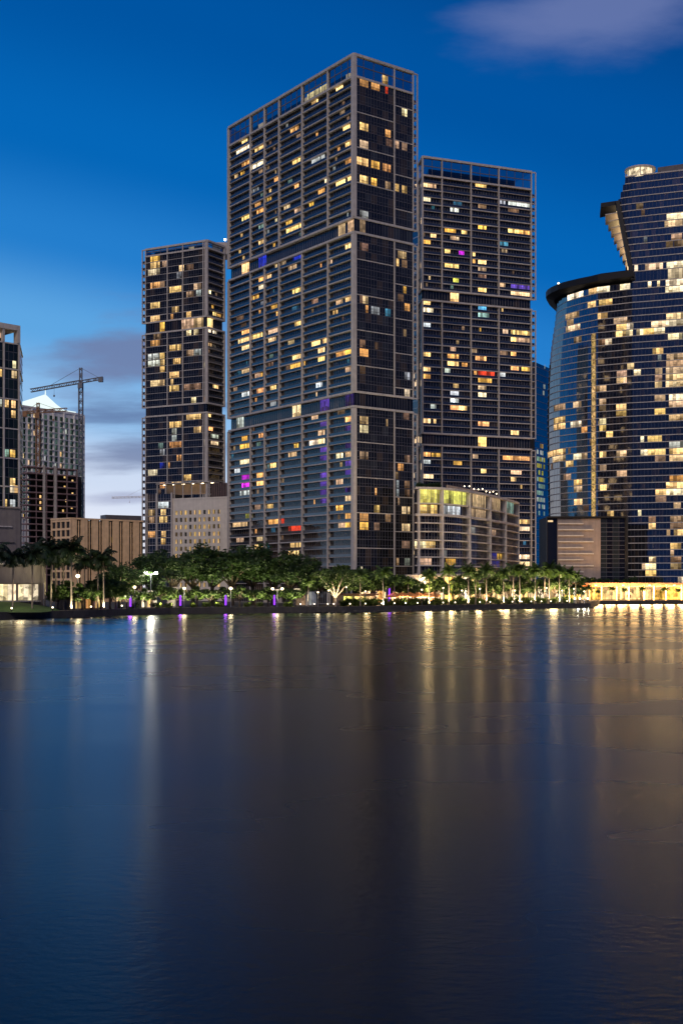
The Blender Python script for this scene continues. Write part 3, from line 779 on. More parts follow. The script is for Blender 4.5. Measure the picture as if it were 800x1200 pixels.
LR = [(659,347,10,'W',1.0),(674,345,18,'W',1.2),(694,343,8,'Y',.8),(707.5,342,15,'W',1.15),(727,336.5,3,'W',1),(732,336.5,3,'W',1),(737,336.5,3,'W',.9),(760,333,4,'W',1),(771,332,4,'W',1),(791,326,20,'W',1.1),(791,334,20,'W',1.1),(791,341,20,'W',1.0),(765,314,20,'P',.9),(791,314,20,'W',1),(744,314,4,'W',1),
 (693.7,354,9,'Y',.9),(704,352,9,'Y',.8),(713,352,8,'Y',.8),(705,367,9,'Y',1),(670,371,17,'D',1.1),(671,385,18,'P',.8),(727,379,14,'D',1.2),(727,386,14,'Y',.9),(727,393,14,'Y',1.05),(738,385,9,'W',.9),(738,392,9,'W',.95),(749,392,12,'W',.9),(760,390,10,'Y',.95),(771,382,14,'P',.9),(771,389,14,'W',.9),
 (713,400,8,'W',.9),(704,400,8,'B',1),(771,410,13,'Y',.95),(791,373,20,'P',.8),(791,380,20,'W',1.05),(791,394.5,20,'W',1),(675.7,401,8,'D',.9),(727,436,13,'D',1.1),(727,443,13,'P',.8),(727,449,13,'Y',.9),(738,433,10,'P',.9),(746.5,433,6,'W',1),(771,432,12,'D',1.1),(771,440,12,'D',1),(771,447,12,'P',.6),
 (791,417,20,'D',1),(791,425,20,'D',1.2),(791,432,20,'P',.75),(791,440,20,'P',.8),(791,446,20,'W',.95),(791,453,20,'P',.6),(704,457,9,'D',1.1),(668,380,8,'D',.8),
 (705,471,9,'P',.6),(705,478,9,'D',1),(727.7,474,14,'Y',.95),(727.7,482,14,'Y',1.05),(772,481,14,'Y',.9),(772,467,11,'D',1),(791,464,18,'W',1.05),(791,472,18,'P',.75),(791,486.6,18,'D',1.2),(674.6,474,10,'P',.8),(654.5,474,14,'D',.8),(654.5,495,14,'Y',.8),(654.5,501,14,'Y',.9),(675,499,12,'W',.9),(684,501,5,'O',.7),
 (705.5,491,9,'W',.9),(705.5,498,9,'Y',.85),(714,511,8,'Y',.85),(753,516,5,'W',1),(766,516,17,'Y',.8),(754,530,6,'W',1.1),(767,530,22,'Y',1.05),(791,523,18,'K',.5),(791,529,18,'Y',1.05),(791,537,18,'P',.7),(651,530,20,'Y',.8),(654.5,536.5,16,'P',.8),(675.7,534,11,'W',.9),(684,534,5,'D',1.3),(706.5,532,9,'Y',1),(727.7,532,13,'P',.85),
 (666,542,8,'Y',.8),(706,547,8,'D',.9),(729,553,12,'D',1.3),(791,566,20,'Y',1.05),(791,573,20,'W',.9),(791,558,18,'O',.5),(677,568,10,'Y',.95),(664,562,9,'D',1.1),(706.5,574,10,'Y',1),(773.4,579.6,14,'Y',.9),(772,588,12,'B',1.2),(677,576,8,'D',1.1),(677,589,10,'Y',.9),(748,601,4,'W',.8),(715,602,7,'Y',.8),(793,594,12,'D',1),(773,539,12,'D',1),
 (763.7,616,12,'Y',.85),(763.7,608,9,'B',1),(795,622,9,'Y',.8),(782,622,5,'D',1),(792,636,15,'Y',.9),(763.7,652,12,'P',.8),(763.7,659,12,'W',1.1),(763.7,666,12,'W',1.1),(763.7,673,12,'Y',.9),(755,661,5,'D',1.2),(796,680,9,'W',1),(786,651,6,'D',1.2),(793,607,13,'D',.8),(793,614,13,'B',1),(793,658,13,'B',1),(793,665,13,'D',.9),
 (790,250,20,'W',1),(790,259,20,'P',.9),(792,276,15,'D',1.2),(783,200,6,'P',.8),(775,199,5,'W',1),(768,202,5,'D',1)]
zrt = [9.0+3.133*i for i in range(46)]            # 9 .. 150
zup = [155.0+3.2*i for i in range(15)]            # 155 .. 199.8
wins, litw, occ = [], [], set()
def rt_floor(z0, z1, up):
    w = rt_wall((z0+z1)/2, up)
    bk = [(w.p[-1].x, w.p[-1].y+36), (w.p[0].x+4, w.p[-1].y+(84 if not up else 36))]
    poly = [w.at(c, .35) for c in w.c]+bk
    if up and 154 < z0 < 187:
        tip = 738.5-(z0-155)/(187-155)*33.5
        a = w.at(0, .35); poly = [(X_(tip, 575), 574.5), a]+poly[1:]+[(a[0]+3.0, a[1]+15), (X_(tip, 592), 591)]
    m = MB(); m.prism(poly, z0-.18, z0+.17); m.build('floor_slab', M['conc'], RT)
    s = 0.0; i = 0
    while s < w.L-.2:
        e = min(w.L, s+6.5); m = MB(); q = s
        while q < e-.05:
            r = min(e, q+1.62); m.wquad(w, q, r, 0, z0+.16, z1-.16, 0, dark(rnd)); q = r
        wins.append((e-s, m)); s = e
    m = MB(); mm = 1.62
    q = mm
    while q < w.L-.1: m.wbox(w, q-.03, q+.03, .005, .06, z0+.16, z1-.16); q += mm
    if up:
        a = w.at(0, 0); m.quad((*a, z0), (*a, z1), (a[0]+3, a[1]+15, z1), (a[0]+3, a[1]+15, z0))
    m.build('window_bars', M['mull'], RT)
    for px, py, w_, key, b in LR:
        if (px, py) in occ: continue
        qq = w.px(px, False)
        if qq is None: continue
        z = w.z(py, qq)
        if not (z0 <= z < z1): continue
        occ.add((px, py))
        a, e = max(.1, round(w.px(px-w_/2)/mm)*mm), min(w.L-.1, round(w.px(px+w_/2)/mm)*mm)
        if e-a < .4: a, e = qq-.6, qq+.6
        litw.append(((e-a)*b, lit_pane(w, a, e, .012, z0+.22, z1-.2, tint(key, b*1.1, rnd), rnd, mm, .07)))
    for _ in range(3):
        if rnd.random() < .14:
            a = rnd.uniform(1, w.L-26); e = a+mm*rnd.randint(1, 3)
            litw.append(((e-a)*.1, lit_pane(w, a, e, .010, z0+.22, z1-.2, tint(rnd.choice('BBDG'), rnd.uniform(.2, .6), rnd), rnd, mm, .07)))
for a, b in zip(zrt, zrt[1:]): rt_floor(a, b, False)
rt_floor(150.0, 155.0, True)
for a, b in zip(zup, zup[1:]): rt_floor(a, b, True)
split_parts(wins, 'window', M['glassB'], RT, 'glazing')
split_parts(litw, 'lit_window', [M['lit'], M['mull']], RT)
# inner core so that no storey shows through
m = MB(); w = rt_wall(60, False); m.prism([P_(700, 592), P_(790, 574), P_(790, 600), P_(700, 610)], GZ, 149); m.prism([P_(752, 576), P_(790, 574), P_(790, 596), P_(752, 596)], 149, 198); m.build('core', M['back'], RT)
# dark brim over the lower part
w = rt_wall(151, False); x7 = X_(700, 576)
wpl = []
for px, Y in RTN: wpl.append((x7+(X_(px, Y)-x7)*1.06, Y-1.5))
wpl += [P_(p, rtY(p)-2.6) for p in (700, 720, 742)]
wcap = Wall(wpl)
m = MB(); back = [P_(742, 600), P_(675, 640)]
m.prism([wcap.at(c) for c in wcap.c]+back, 152.2, 155.0)
inner = [wcap.at(c, -4.0) for c in wcap.c]
for i in range(len(wcap.c)-1):     # the brim thins towards its lip
    a, b = wcap.p[i], wcap.p[i+1]; c, d = inner[i], inner[i+1]
    m.quad((a.x, a.y, 152.2), (c[0], c[1], 150.6), (d[0], d[1], 150.6), (b.x, b.y, 152.2))
m.build('roof_brim', M['black'], RT)
m = MB(); m.wbox(wcap, 2, wcap.L-1, -2.6, -2.5, 155, 156.1); m.build('terrace_railing', M['rail'], RT)
for px, Y in ((654, 600), (662, 596), (676, 590), (690, 585)):
    m = MB(); x, y = P_(px, Y+2); m.tube([(x, y, 155), (x, y, 157.6 if px == 654 else 156.3)], [.06, .05], 6); p = m.build('terrace_lamp_post', M['black'], RT)
    m = MB(); m.ball((x, y, 158.0 if px == 654 else 156.5), .5 if px == 654 else .22); m.build('lamp', M['lampw'], p)
# slanted dark frame of the stepped side
m = MB(); a = P_(741, rtY(741)-.9); b = P_(722.5, rtY(722)-.9)
m.beam((a[0], a[1], 151), (b[0], b[1], 188.8), 1.7); m.build('slanted_frame', M['black'], RT)
m = MB(); a0 = P_(703.5, 574.5); m.prism([a0, (b[0]+.5, b[1]), (b[0]+3, b[1]+15), (a0[0]+3, 591)], 187.3, 189.3); m.build('ledge_roof', M['black'], RT)
for z0, z1 in zip(zup[:10], zup[1:11]):
    wv = rt_wall((z0+z1)/2, True); a = wv.at(0, 0)
    m = MB(); m.quad((a[0]-.25, a[1]+.6, z0+.2), (a[0]-.25, a[1]+.6, z1-.2), (a[0]+2.4, a[1]+14, z1-.2), (a[0]+2.4, a[1]+14, z0+.2), 0, tint('P', 2.6, rnd))
    m.build('terrace_window', M['lit'], RT)
# rotunda
cx, cy = P_(749.5, 572); rr = 7.2
circ = [(cx+rr*math.cos(2*math.pi*i/28), cy+rr*math.sin(2*math.pi*i/28)) for i in range(28)]
m = MB(); m.prism([(cx+(x-cx)*.8, cy+(y-cy)*.8) for x, y in circ], 199.5, 203.6, 0, (1.0, .80, .52)); m.build('rotunda_wall', M['shop'], RT)
m = MB(); m.prism(circ, 203.6, 204.3); m.build('rotunda_roof', M['conc'], RT)
for i in range(0, 28, 4):
    m = MB(); x, y = circ[i]; m.tube([(cx+(x-cx)*.95, cy+(y-cy)*.95, 199.5), (cx+(x-cx)*.95, cy+(y-cy)*.95, 203.6)], [.2, .2], 6); m.build('rotunda_column', M['conc'], RT)
w = rt_wall(199.8, True)
m = MB(); m.prism([w.at(c, .3) for c in w.c]+[(w.p[-1].x, w.p[-1].y+36), (w.p[0].x+4, w.p[-1].y+36)], 199.65, 200.2); m.build('roof', M['concd'], RT)
wx = Wall([P_(770, 566), P_(800, 561), P_(868, 557)])
m = MB(); m.wbox(wx, 0, wx.L, -6, 0, 200.2, 203.2); m.build('roof_pavilion', M['spand'], RT)
# gold stair strip
for a, b in zip(zrt[2:38], zrt[3:39]):
    w = rt_wall((a+b)/2, False); s0, s1 = w.px(692.8), w.px(697.4)
    m = MB(); m.wquad(w, s0, s1, .42, a+.1, b-.1, 0, tint('Y', rnd.uniform(.28, .7), rnd)); m.wquad(w, s0, s0+.35, .44, a, b, 0, (.25, .16, .05)); m.build('stair_light_strip', M['gold'], RT)

# --- pink podium with the dark portal
wq = Wall([P_(640, 530), P_(735, 530)])
PP = thing('pink_podium', 'pink rendered podium block with thin white fins inside a dark portal frame', 'building', (105, 535, GZ))
zq = lambda y: Z_(y, 530)
S = wq.px
m = MB(); m.wbox(wq, 0, wq.L, -20, -1.5, 8, zq(606)); m.build('core', M['core'], PP)
m = MB(); m.wbox(wq, S(653), S(703.5), -1.5, -.6, 8, zq(607.6)); m.build('wall', M['pink'], PP)
m = MB(); m.wbox(wq, 0, wq.L, -2, .6, zq(606.6), zq(605)); m.wbox(wq, S(732.6), wq.L, -2, .6, 8, zq(606.6)); m.wbox(wq, 0, S(640.8), -2, .6, 8, zq(606.6)); m.build('portal_frame', M['black'], PP)
for i in range(11):
    y = 613.5+7.05*i; e = 683 if i % 2 == 0 else 695
    m = MB(); m.wbox(wq, S(653.4), S(e), -.6, .1, zq(y)-.28, zq(y)+.2); m.build('fin', M['white'], PP)
for i in range(15):
    z0 = 8+ (zq(607.6)-8)*i/15; z1 = 8+(zq(607.6)-8)*(i+1)/15
    m = MB()
    for q in range(4):
        a, b = S(703.6)+(S(732.5)-S(703.6))*q/4, S(703.6)+(S(732.5)-S(703.6))*(q+1)/4
        m.wquad(wq, a, b, -.9, z0, z1, 0, (.02, .025, .025) if q % 2 == 0 else (.008, .008, .01))
        m.wbox(wq, b-.06, b, -.89, -.8, z0, z1, 1)
    m.wbox(wq, S(703.6), S(732.5), -.88, -.7, z0-.08, z0+.08, 1)
    m.build('window', [M['glassA'], M['mull']], PP)
m = MB(); m.wquad(wq, S(641), S(653), -1.4, 8, zq(607.6), 0, (.01, .012, .02)); m.build('recess_glass', M['glassA'], PP)
m = MB(); m.wbox(wq, S(642), S(648), -1.3, -1.2, zq(611.5), zq(609.5), 0, tint('P', .8, rnd)); m.build('lit_window', M['lit'], PP)

# --- retail arcade on the right shore
wa = Wall([P_(662, 524), P_(700, 524), P_(800, 522), P_(880, 521)])
RA = thing('retail_arcade', 'single storey arcade of glowing shop windows along the right shore', 'shops', (130, 527, GZ))
m = MB(); m.wbox(wa, 0, wa.L, -6, -2.6, GZ, 8.6); m.build('core', M['core'], RA)
m = MB(); m.wbox(wa, 0, wa.L, -6, 1.6, 8.2, 9.1); m.build('canopy_roof', M['brown'], RA)
s = 0; i = 0
while s < wa.L-3:
    wdt = rnd.choice((4.2, 5.2, 6.5)); e = min(wa.L, s+wdt)
    key = rnd.choice('YYYOAWAP'); b = rnd.uniform(.9, 2.4)
    m = MB(); n = 4; d = (e-s-.5)/n
    for q in range(n): m.wquad(wa, s+.25+q*d, s+.25+(q+1)*d-.08, -2.3, GZ+.3, 7.6 if rnd.random() < .6 else 6.2, 0, tint(key, b*rnd.choice((1, .8, .35, 1.2)), rnd))
    m.build('shop_window', M['shop'], RA)
    m = MB(); m.wbox(wa, e-.25, e+.25, -2.6, -1.6, GZ, 8.2); m.build('pillar', M['tan'], RA)
    m = MB(); m.wbox(wa, s+.3, e-.3, -.3, .2, 7.4, 8.0); m.build('awning', M['canvas'] if i % 3 else M['brown'], RA)
    if i % 2 == 0:
        m = MB(); m.wbox(wa, (s+e)/2-.5, (s+e)/2+.5, -.9, -.7, 8.02, 8.18); m.build('soffit_lamp', M['lampw'], RA)
    s = e; i += 1

# --- blue building seen in the gap
BB = thing('blue_office_block', 'narrow sliver of blue glass block between the broad tower and curved tower', 'building', (105, 645, GZ))
wbb = Wall([P_(626, 640), P_(640, 655), P_(652, 670)])
m = MB(); m.wbox(wbb, 0, wbb.L, -12, -.1, GZ, Z_(424, 640)); m.build('core', M['core'], BB)
zb = Z_(424, 640); i = 0; z = GZ
while z < zb-.1:
    e = min(zb, z+3.6); m = MB(); q = 0
    while q < wbb.L-.05: r = min(wbb.L, q+1.8); m.wquad(wbb, q, r, 0, z, e, 0, tint('C', rnd.uniform(.08, .3), rnd)); q = r
    m.wbox(wbb, 0, wbb.L, .01, .1, z-.1, z+.1, 1); m.build('window_band', [M['glassB'], M['mullw']], BB); z = e
for py, key, b, h in ((431,'K',.7,1),(455,'K',.6,1),(462,'K',.5,1),(518,'Y',.4,1),(540,'K',.8,2),(545,'E',1.4,2),(556,'L',.5,3),(566,'L',.6,2),(574,'E',1.2,3),(585,'E',1,3),(595,'K',.8,2),(600,'E',1.2,2)):
    m = MB(); a = wbb.px(628.5 if py > 500 else 635); zz = math.floor((wbb.z(py, a)-GZ)/3.6)*3.6+GZ; rr_ = random.Random(py)
    for kk in range(h):
        for q in range(5):
            if rr_.random() < .55: sa = a+(wbb.px(638)-a)*q/5; m.wquad(wbb, sa, sa+(wbb.px(638)-a)*.17, .12, zz+3.6*kk+.6, zz+3.6*kk+2.9, 0, tint(key, b*rr_.uniform(.3, .9), rnd))
    if not m.f: m.wquad(wbb, a, a+1.5, .12, zz+.6, zz+2.9, 0, tint(key, b*.5, rnd))
    m.build('lit_window', M['lit'], BB)

# --- far left tower on its podium
wf = Wall([P_(-40, 318.6), P_(23.4, 330)]); wfs = Wall([P_(23.4, 330), (P_(26.6, 348)[0], 348)])
FT = thing('framed_tower', 'green glass tower with pale frames and open roof loggia at the left edge', 'tower', (-95, 328, GZ))
ztf = Z_(382, 330)
m = MB(); m.prism([wf.at(0, -.2), wf.at(wf.L, -.2), wfs.at(wfs.L, -.2), (wf.p[0].x-2, wfs.p[1].y)], GZ, Z_(404, 330)); m.build('core', M['core'], FT)
fz = [Z_(y, 330) for y in (596, 571, 538, 503.5, 469, 434, 404)]
fpx = [-40, -14, 4.5, 22.3]
for a, b in zip(fz, fz[1:]):
    for k in range(3):
        z0, z1 = a+(b-a)*k/3, a+(b-a)*(k+1)/3
        for p, q in zip(fpx, fpx[1:]):
            m = MB(); s0, s1 = wf.px(p) if p > -40 else 0, wf.px(q); n = max(1, round((s1-s0)/1.4)); d = (s1-s0)/n
            for i in range(n): m.wquad(wf, s0+i*d, s0+(i+1)*d, 0, z0, z1, 0, tint('E', rnd.uniform(.02, .13), rnd)); m.wbox(wf, s0+i*d-.03, s0+i*d+.03, .005, .05, z0, z1, 1)
            m.wbox(wf, s0, s1, .006, .05, z0-.06, z0+.06, 1); m.build('window', [M['glassA'], M['mull']], FT)
        m = MB(); m.wquad(wfs, .2, wfs.L, 0, z0, z1, 0, dark(rnd)); m.wbox(wfs, .2, wfs.L, .005, .06, z0-.1, z0+.1, 1); m.build('side_window', [M['glassA'], M['mull']], FT)
for z in fz:
    m = MB(); m.wbox(wf, 0, wf.L, -.1, .22, z-.17, z+.17); m.wbox(wfs, .3, wfs.L, -.1, .2, z-.15, z+.15); m.build('ledge', M['conc'], FT)
for p in (-14, 4.5, 22.3):
    m = MB(); s = wf.px(p); m.wbox(wf, s-.24, min(s+.24, wf.L), -.1, .3, fz[0], fz[-1]-.26); m.build('pier', M['conc'], FT)
# loggia: frame open to the sky
m = MB(); z0 = fz[-1]+.26
m.wbox(wf, 0, wf.L, -9, .4, ztf-1.4, ztf); m.wbox(wf, wf.L-.9, wf.L, -1.6, .4, z0, ztf-1.4); m.wbox(wf, wf.px(4.5)-.3, wf.px(4.5)+.3, -.8, .2, z0, ztf-1.4)
m.wbox(wf, 0, wf.px(14.5), -5.4, -5.0, z0, ztf-1.4); m.build('roof_frame', M['conc'], FT)
m = MB(); m.wquad(wf, 1, wf.px(14), -4.9, z0+.2, ztf-1.6, 0, tint('P', .5, rnd)); m.build('lit_wall', M['lit'], FT)  # light on the loggia wall painted as a glowing sheet
m = MB(); m.wbox(wf, wf.px(5), wf.px(13), -4, -3.5, z0, z0+1.6); m.build('planter', M['leafd'], FT)
for px, py, w_, key, b in ((16,473,5,'Y',1),(16,481,5,'Y',.9),(16,488,5,'Y',.9),(8,471,5,'Y',.8),(15,529,6,'A',1),(15,536,6,'Y',.9),(15,563,6,'Y',1),(15,571,6,'W',.9),(17,430,4,'W',.7),(17,439,6,'P',.6),(6,588,5,'Y',.7),(15,590,6,'K',.8),(8,533,5,'E',1),(1,440,3,'Y',.8),(1,468,3,'K',.8),(19,571,4,'Y',.8)):
    q = wf.px(px); z = wf.z(py, q); z0 = fz[0]
    st = [a+(b2-a)*k/3 for a, b2 in zip(fz, fz[1:]) for k in range(3)]
    z0 = max([v for v in st if v <= z] or [fz[0]])
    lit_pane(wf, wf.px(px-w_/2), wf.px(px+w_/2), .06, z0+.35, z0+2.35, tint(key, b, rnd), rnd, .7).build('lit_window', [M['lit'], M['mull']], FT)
GP = thing('parking_podium', 'plain grey rendered podium under the green glass tower at left', 'building', (-95, 322, GZ))
wg = Wall([P_(-42, 314), P_(24.4, 326)])
m = MB(); m.wbox(wg, 0, wg.L, -16, 0, GZ, fz[0]-.3); m.build('wall', M['grey'], GP)
for z in (11.5, 15.5, 19.5, 23.5):
    m = MB(); m.wbox(wg, 1, wg.px(17) if z < 20 else wg.px(14), .01, .35, z, z+.35); m.build('ledge', M['conc'] if z > 20 else M['grey'], GP)
m = MB(); m.wbox(wg, 0, wg.L, -.3, .3, fz[0]-.3, fz[0]+.1); m.build('parapet', M['pink'], GP)
# garden pavilion
wv = Wall([P_(-40, 297), P_(52.5, 312)])
GV = thing('garden_pavilion', 'low brown pavilion with big white lit windows behind the lawn at left', 'building', (-92, 305, GZ))
m = MB(); m.wbox(wv, 0, wv.L, -7, 0, 8.6, 13.2); m.wbox(wv, 0, wv.L, -7, -.6, GZ, 8.6); m.build('wall', M['grey'], GV)
for a, b in ((-38, -21), (-19, -1), (1, 20.3), (23, 46.5)):
    m = MB(); s0, s1 = wv.px(a) if a > -39 else .4, wv.px(b); n = 4; d = (s1-s0)/n
    for i in range(n): m.wquad(wv, s0+i*d, s0+(i+1)*d-.06, -.5, 4.2, 8.3, 0, tint('W', rnd.choice((.9, 1.1, .7)), rnd))
    m.build('window', M['shop'], GV)
    m = MB(); m.wbox(wv, s0-.25, s1+.2, -.4, .5, 3.8, 4.15); m.build('sill', M['conc'], GV)
m = MB(); m.wbox(wv, 0, wv.L, -.2, .5, 13.2, 13.6); m.build('parapet', M['conc'], GV)

# --- white condominium with floodlit tent roof
ww = Wall([P_(25, 620), P_(99, 657)])
WC = thing('condominium', 'pale condominium with floodlit white tent roof and spire, far behind the cranes', 'building', (-150, 640, GZ))
zc = Z_(475, 620)
m = MB(); m.wbox(ww, 0, ww.L, -20, 0, GZ, zc); m.build('wall', M['condo'], WC)
nf = 18; nbay = 12; fh = 3.1; wins = []
for k in range(nf):
    z1 = zc-2.6-k*fh
    for j in range(nbay):
        s0 = ww.L*(j+.22)/nbay; s1 = ww.L*(j+.78)/nbay
        m = MB(); h = (s0+s1)/2
        cc = tint('E', rnd.choice((.06, .1, .16, .25, .35)), rnd)
        if rnd.random() < .13: cc = tint(rnd.choice('YYPK'), rnd.uniform(.5, .9), rnd)
        m.wquad(ww, s0, h, .012, z1-fh+.5, z1-.2, 0, cc)
        m.wquad(ww, h, s1, .012, z1-fh+.5, z1-.2, 0, tint('E', rnd.choice((.03, .08, .2)), rnd))
        m.wbox(ww, s0-.1, s1+.1, .02, .9 if j % 2 else .3, z1-fh+.15, z1-fh+.42, 1)
        wins.append((1 if k < 9 else .5, m))
split_parts(wins, 'window', [M['litfar'], M['condo']], WC, 'window')
for j in range(0, nbay+1, 2):
    m = MB(); s = min(max(ww.L*j/nbay, .4), ww.L-.4); m.wbox(ww, s-.4, s+.4, .005, .5, GZ, zc-.5); m.build('pier', M['condo'], WC)
m = MB(); pk = P_(53.5, 640); ap = (pk[0], pk[1], Z_(462, 640)); bz = zc+.3
base = [ww.at(0, -1), ww.at(ww.px(81), -1), ww.at(ww.px(81), -18), ww.at(0, -18)]
mid = []
for i in range(4):
    a, b = base[i], base[(i+1) % 4]; h = ((a[0]+b[0])/2, (a[1]+b[1])/2)
    for p, q in ((a, h), (h, b)):
        c1 = tuple(ap[j]*.5+(p+(bz,))[j]*.5-(0, 0, .55)[j] for j in range(3)); c2 = tuple(ap[j]*.5+(q+(bz,))[j]*.5-(0, 0, .55)[j] for j in range(3))
        m.face([(p[0], p[1], bz), (q[0], q[1], bz), c2, c1]); m.face([c1, c2, ap])
m.build('tent_roof', M['roof_glow'], WC)
m = MB(); m.tube([ap, (ap[0], ap[1], ap[2]+3.4)], [.35, .1], 6); m.build('spire', M['roof_glow'], WC)
m = MB(); m.wbox(ww, ww.px(81), ww.L, -15, -1, zc, zc+.9); m.wbox(ww, 0, ww.L, -.6, .3, zc-.6, zc+.3); m.build('parapet', M['condo'], WC)
m = MB(); m.wbox(ww, ww.px(82), ww.px(97), -9, -5, zc+.9, zc+2.2); m.build('roof_lantern', M['roof_glow'], WC)

# --- construction shell
wk = Wall([P_(22, 574), P_(32, 570), P_(91.5, 588)])
CB = thing('concrete_shell', 'unfinished concrete frame building under the smaller crane', 'building', (-140, 585, GZ))
zk = Z_(546, 571); i = 0
core = [wk.at(c, -6) for c in wk.c]+[(wk.p[-1].x, wk.p[-1].y+8), (wk.p[0].x, wk.p[-1].y+8)]
m = MB(); m.prism(core, GZ, zk-3); m.build('core', M['core'], CB)
for k in range(18):
    z = zk-3.0*k; m = MB(); m.wbox(wk, 0, wk.L, -6.5, 0, z-.55, z); m.build('floor_slab', M['raw'], CB)
for j in range(7):
    s = .3+(wk.L-.6)*j/6; m = MB(); m.wbox(wk, s-.25, s+.25, -.7, -.1, GZ, zk-.36); m.build('column', M['raw'], CB)
for px in (52, 65):
    s = wk.px(px); m = MB(); m.wbox(wk, s-.7, s+.7, -3, .25, GZ, zk+.8); m.build('shear_wall', M['concd'], CB)
for px, py in ((47,583),(47,590),(47,597),(78,560),(78,572),(80,588),(88,565),(88,580),(87,596),(76,600)):
    s = wk.px(px); z = wk.z(py, s); m = MB(); m.wquad(wk, s-.5, s+.5, -2.5, z, z+1.3, 0, tint('Y', rnd.uniform(.5, 1), rnd)); m.build('work_lamp', M['lit'], CB)
# --- cranes
def crane(name, label, px, Y, base, zjib, apex, jl, jr, mat, mat2, tilt=0.0, tw=1.9):
    x, y = P_(px, Y); r = thing('tower_crane', label, 'crane', (x, y, base), 'tower cranes')
    def lattice(a, b, wd, n, bar):
        mb = MB(); a, b = Vector(a), Vector(b); d = (b-a).normalized()
        sx = Vector((0, 1, 0)) if abs(d.x) > .5 else Vector((1, 0, 0)); sy = d.cross(sx).normalized()
        cor = [(sx*i+sy*j)*wd/2 for i, j in ((-1, -1), (1, -1), (1, 1), (-1, 1))]
        for c in cor: mb.beam(a+c, b+c, bar*1.3)
        for k in range(n):
            p, q = a.lerp(b, k/n), a.lerp(b, (k+1)/n)
            for i in range(4):
                c, e = cor[i], cor[(i+1) % 4]
                mb.beam(p+c, q+e if k % 2 else p+e, bar); mb.beam(p+e if k % 2 == 0 else p+c, q+c if k % 2 == 0 else q+e, bar*.8)
        return mb
    m = lattice((x, y, base), (x, y, zjib), tw, int((zjib-base)/2.2), .26); m.build('mast', mat2, r)
    m = lattice((x, y, zjib), (x, y, apex), tw*.6, 4, .24); m.build('apex', mat, r)
    jl3, jr3 = (x+(jl-px)/F*Y, y, zjib+tilt*(jl-px)), (x+(jr-px)/F*Y, y, zjib+tilt*(jr-px))
    m = lattice((x, y, zjib+.7), (jl3[0], jl3[1], jl3[2]+.7), 1.5, int(abs(jl3[0]-x)/1.7), .2); m.build('jib', mat, r)
    m = lattice((x, y, zjib+.6), (jr3[0], jr3[1], jr3[2]+.6), 1.2, 6, .2); m.build('counter_jib', mat2, r)
    m = MB(); m.beam((x, y, apex), (x+(jl3[0]-x)*.62, y, zjib+(jl3[2]-zjib)*.62+1.4), .16); m.beam((x, y, apex), (x+(jr3[0]-x)*.8, y, zjib+(jr3[2]-zjib)*.8+1.2), .16); m.build('tie_bar', mat, r)
    sgn = 1 if jr3[0] > x else -1
    m = MB(); m.box(jr3[0]-2.2*sgn if sgn > 0 else jr3[0], jr3[0] if sgn > 0 else jr3[0]+2.2, y-.9, y+.9, jr3[2]-1.4, jr3[2]+1.0); m.build('counterweight', mat2, r)
    m = MB(); m.box(x-1.1, x+1.1, y-2.2, y-.95, zjib-2.8, zjib-.3); m.build('cab', mat2, r)
    hx = x+(jl3[0]-x)*.53; m = MB(); hz = zjib+(jl3[2]-zjib)*.53
    m.beam((hx, y, hz), (hx, y, hz-3.5), .1); m.box(hx-.35, hx+.35, y-.3, y+.3, hz-4.4, hz-3.5); m.build('hook', mat, r)
    return r
Y = 600
crane('c', 'tall steel blue tower crane standing beside the pale condominium', 95, Y, GZ, Z_(449, Y), Z_(431, Y), 36, 121, M['steel'], M['steel'], .075)
Y = 602
crane('c', 'smaller ochre tower crane in front of the pale condominium', 45, Y, GZ, Z_(484, Y), Z_(472, Y), 79, 27, M['rust'], M['rust'], .03)
Y = 1150
crane('c', 'distant tower crane whose thin jib shows beside the left tower', 176, Y, GZ, Z_(583, Y), Z_(568, Y), 131, 196, M['condo'], M['condo'], .02, 2.2)

# --- tan office block
wt1 = Wall([P_(60, 468), P_(82.5, 460)]); wt2 = Wall([P_(82.5, 460), P_(168, 482)])
TB = thing('tan_office', 'long tan rendered office block with dark vertical window slots, behind the palms', 'building', (-90, 475, GZ))
zt = Z_(608, 460)
m = MB(); m.prism([wt1.at(0, -.4), wt1.at(wt1.L-.2, -.4), wt2.at(.2, -.4), wt2.at(wt2.L, -.4), wt2.at(wt2.L, -20), (wt1.p[0].x, 490)], GZ, zt-.4); m.build('core', M['core'], TB)
npil = 7
for j in range(npil):
    a = wt2.L*j/npil; b = a+wt2.L/npil*.60
    m = MB(); m.wbox(wt2, a, b, -.4, .15, GZ, zt); m.build('pilaster', M['tan'], TB)
    m = MB(); g = (b, wt2.L*(j+1)/npil); h = (g[0]+g[1])/2; z = GZ
    while z < zt-1:
        m.wquad(wt2, g[0], h-.15, -.3, z+.7, z+2.9, 0, dark(rnd)); m.wquad(wt2, h+.15, g[1], -.3, z+.7, z+2.9, 0, dark(rnd) if rnd.random() < .9 else tint('L', .3, rnd))
        z += 3.2
    m.wbox(wt2, h-.15, h+.15, -.4, .05, GZ, zt-.6, 1)
    m.build('window_strip', [M['glassA'], M['tan']], TB)
for j in range(5):
    s = wt1.L*(j+.02)/4.1; m = MB(); m.wbox(wt1, s, s+.55, -.4, .1, GZ, zt); m.build('pilaster', M['tan'], TB)
for k in range(9):
    z = zt-1.0-3.2*k; m = MB(); m.wbox(wt1, 0, wt1.L, -.45, .02, z, z+.8); m.build('spandrel', M['tan'], TB)
m = MB(); m.wbox(wt1, 0, wt1.L, -.5, .25, zt-.1, zt+.5); m.wbox(wt2, 0, wt2.L, -.5, .25, zt-.1, zt+.5); m.build('parapet', M['tan'], TB)
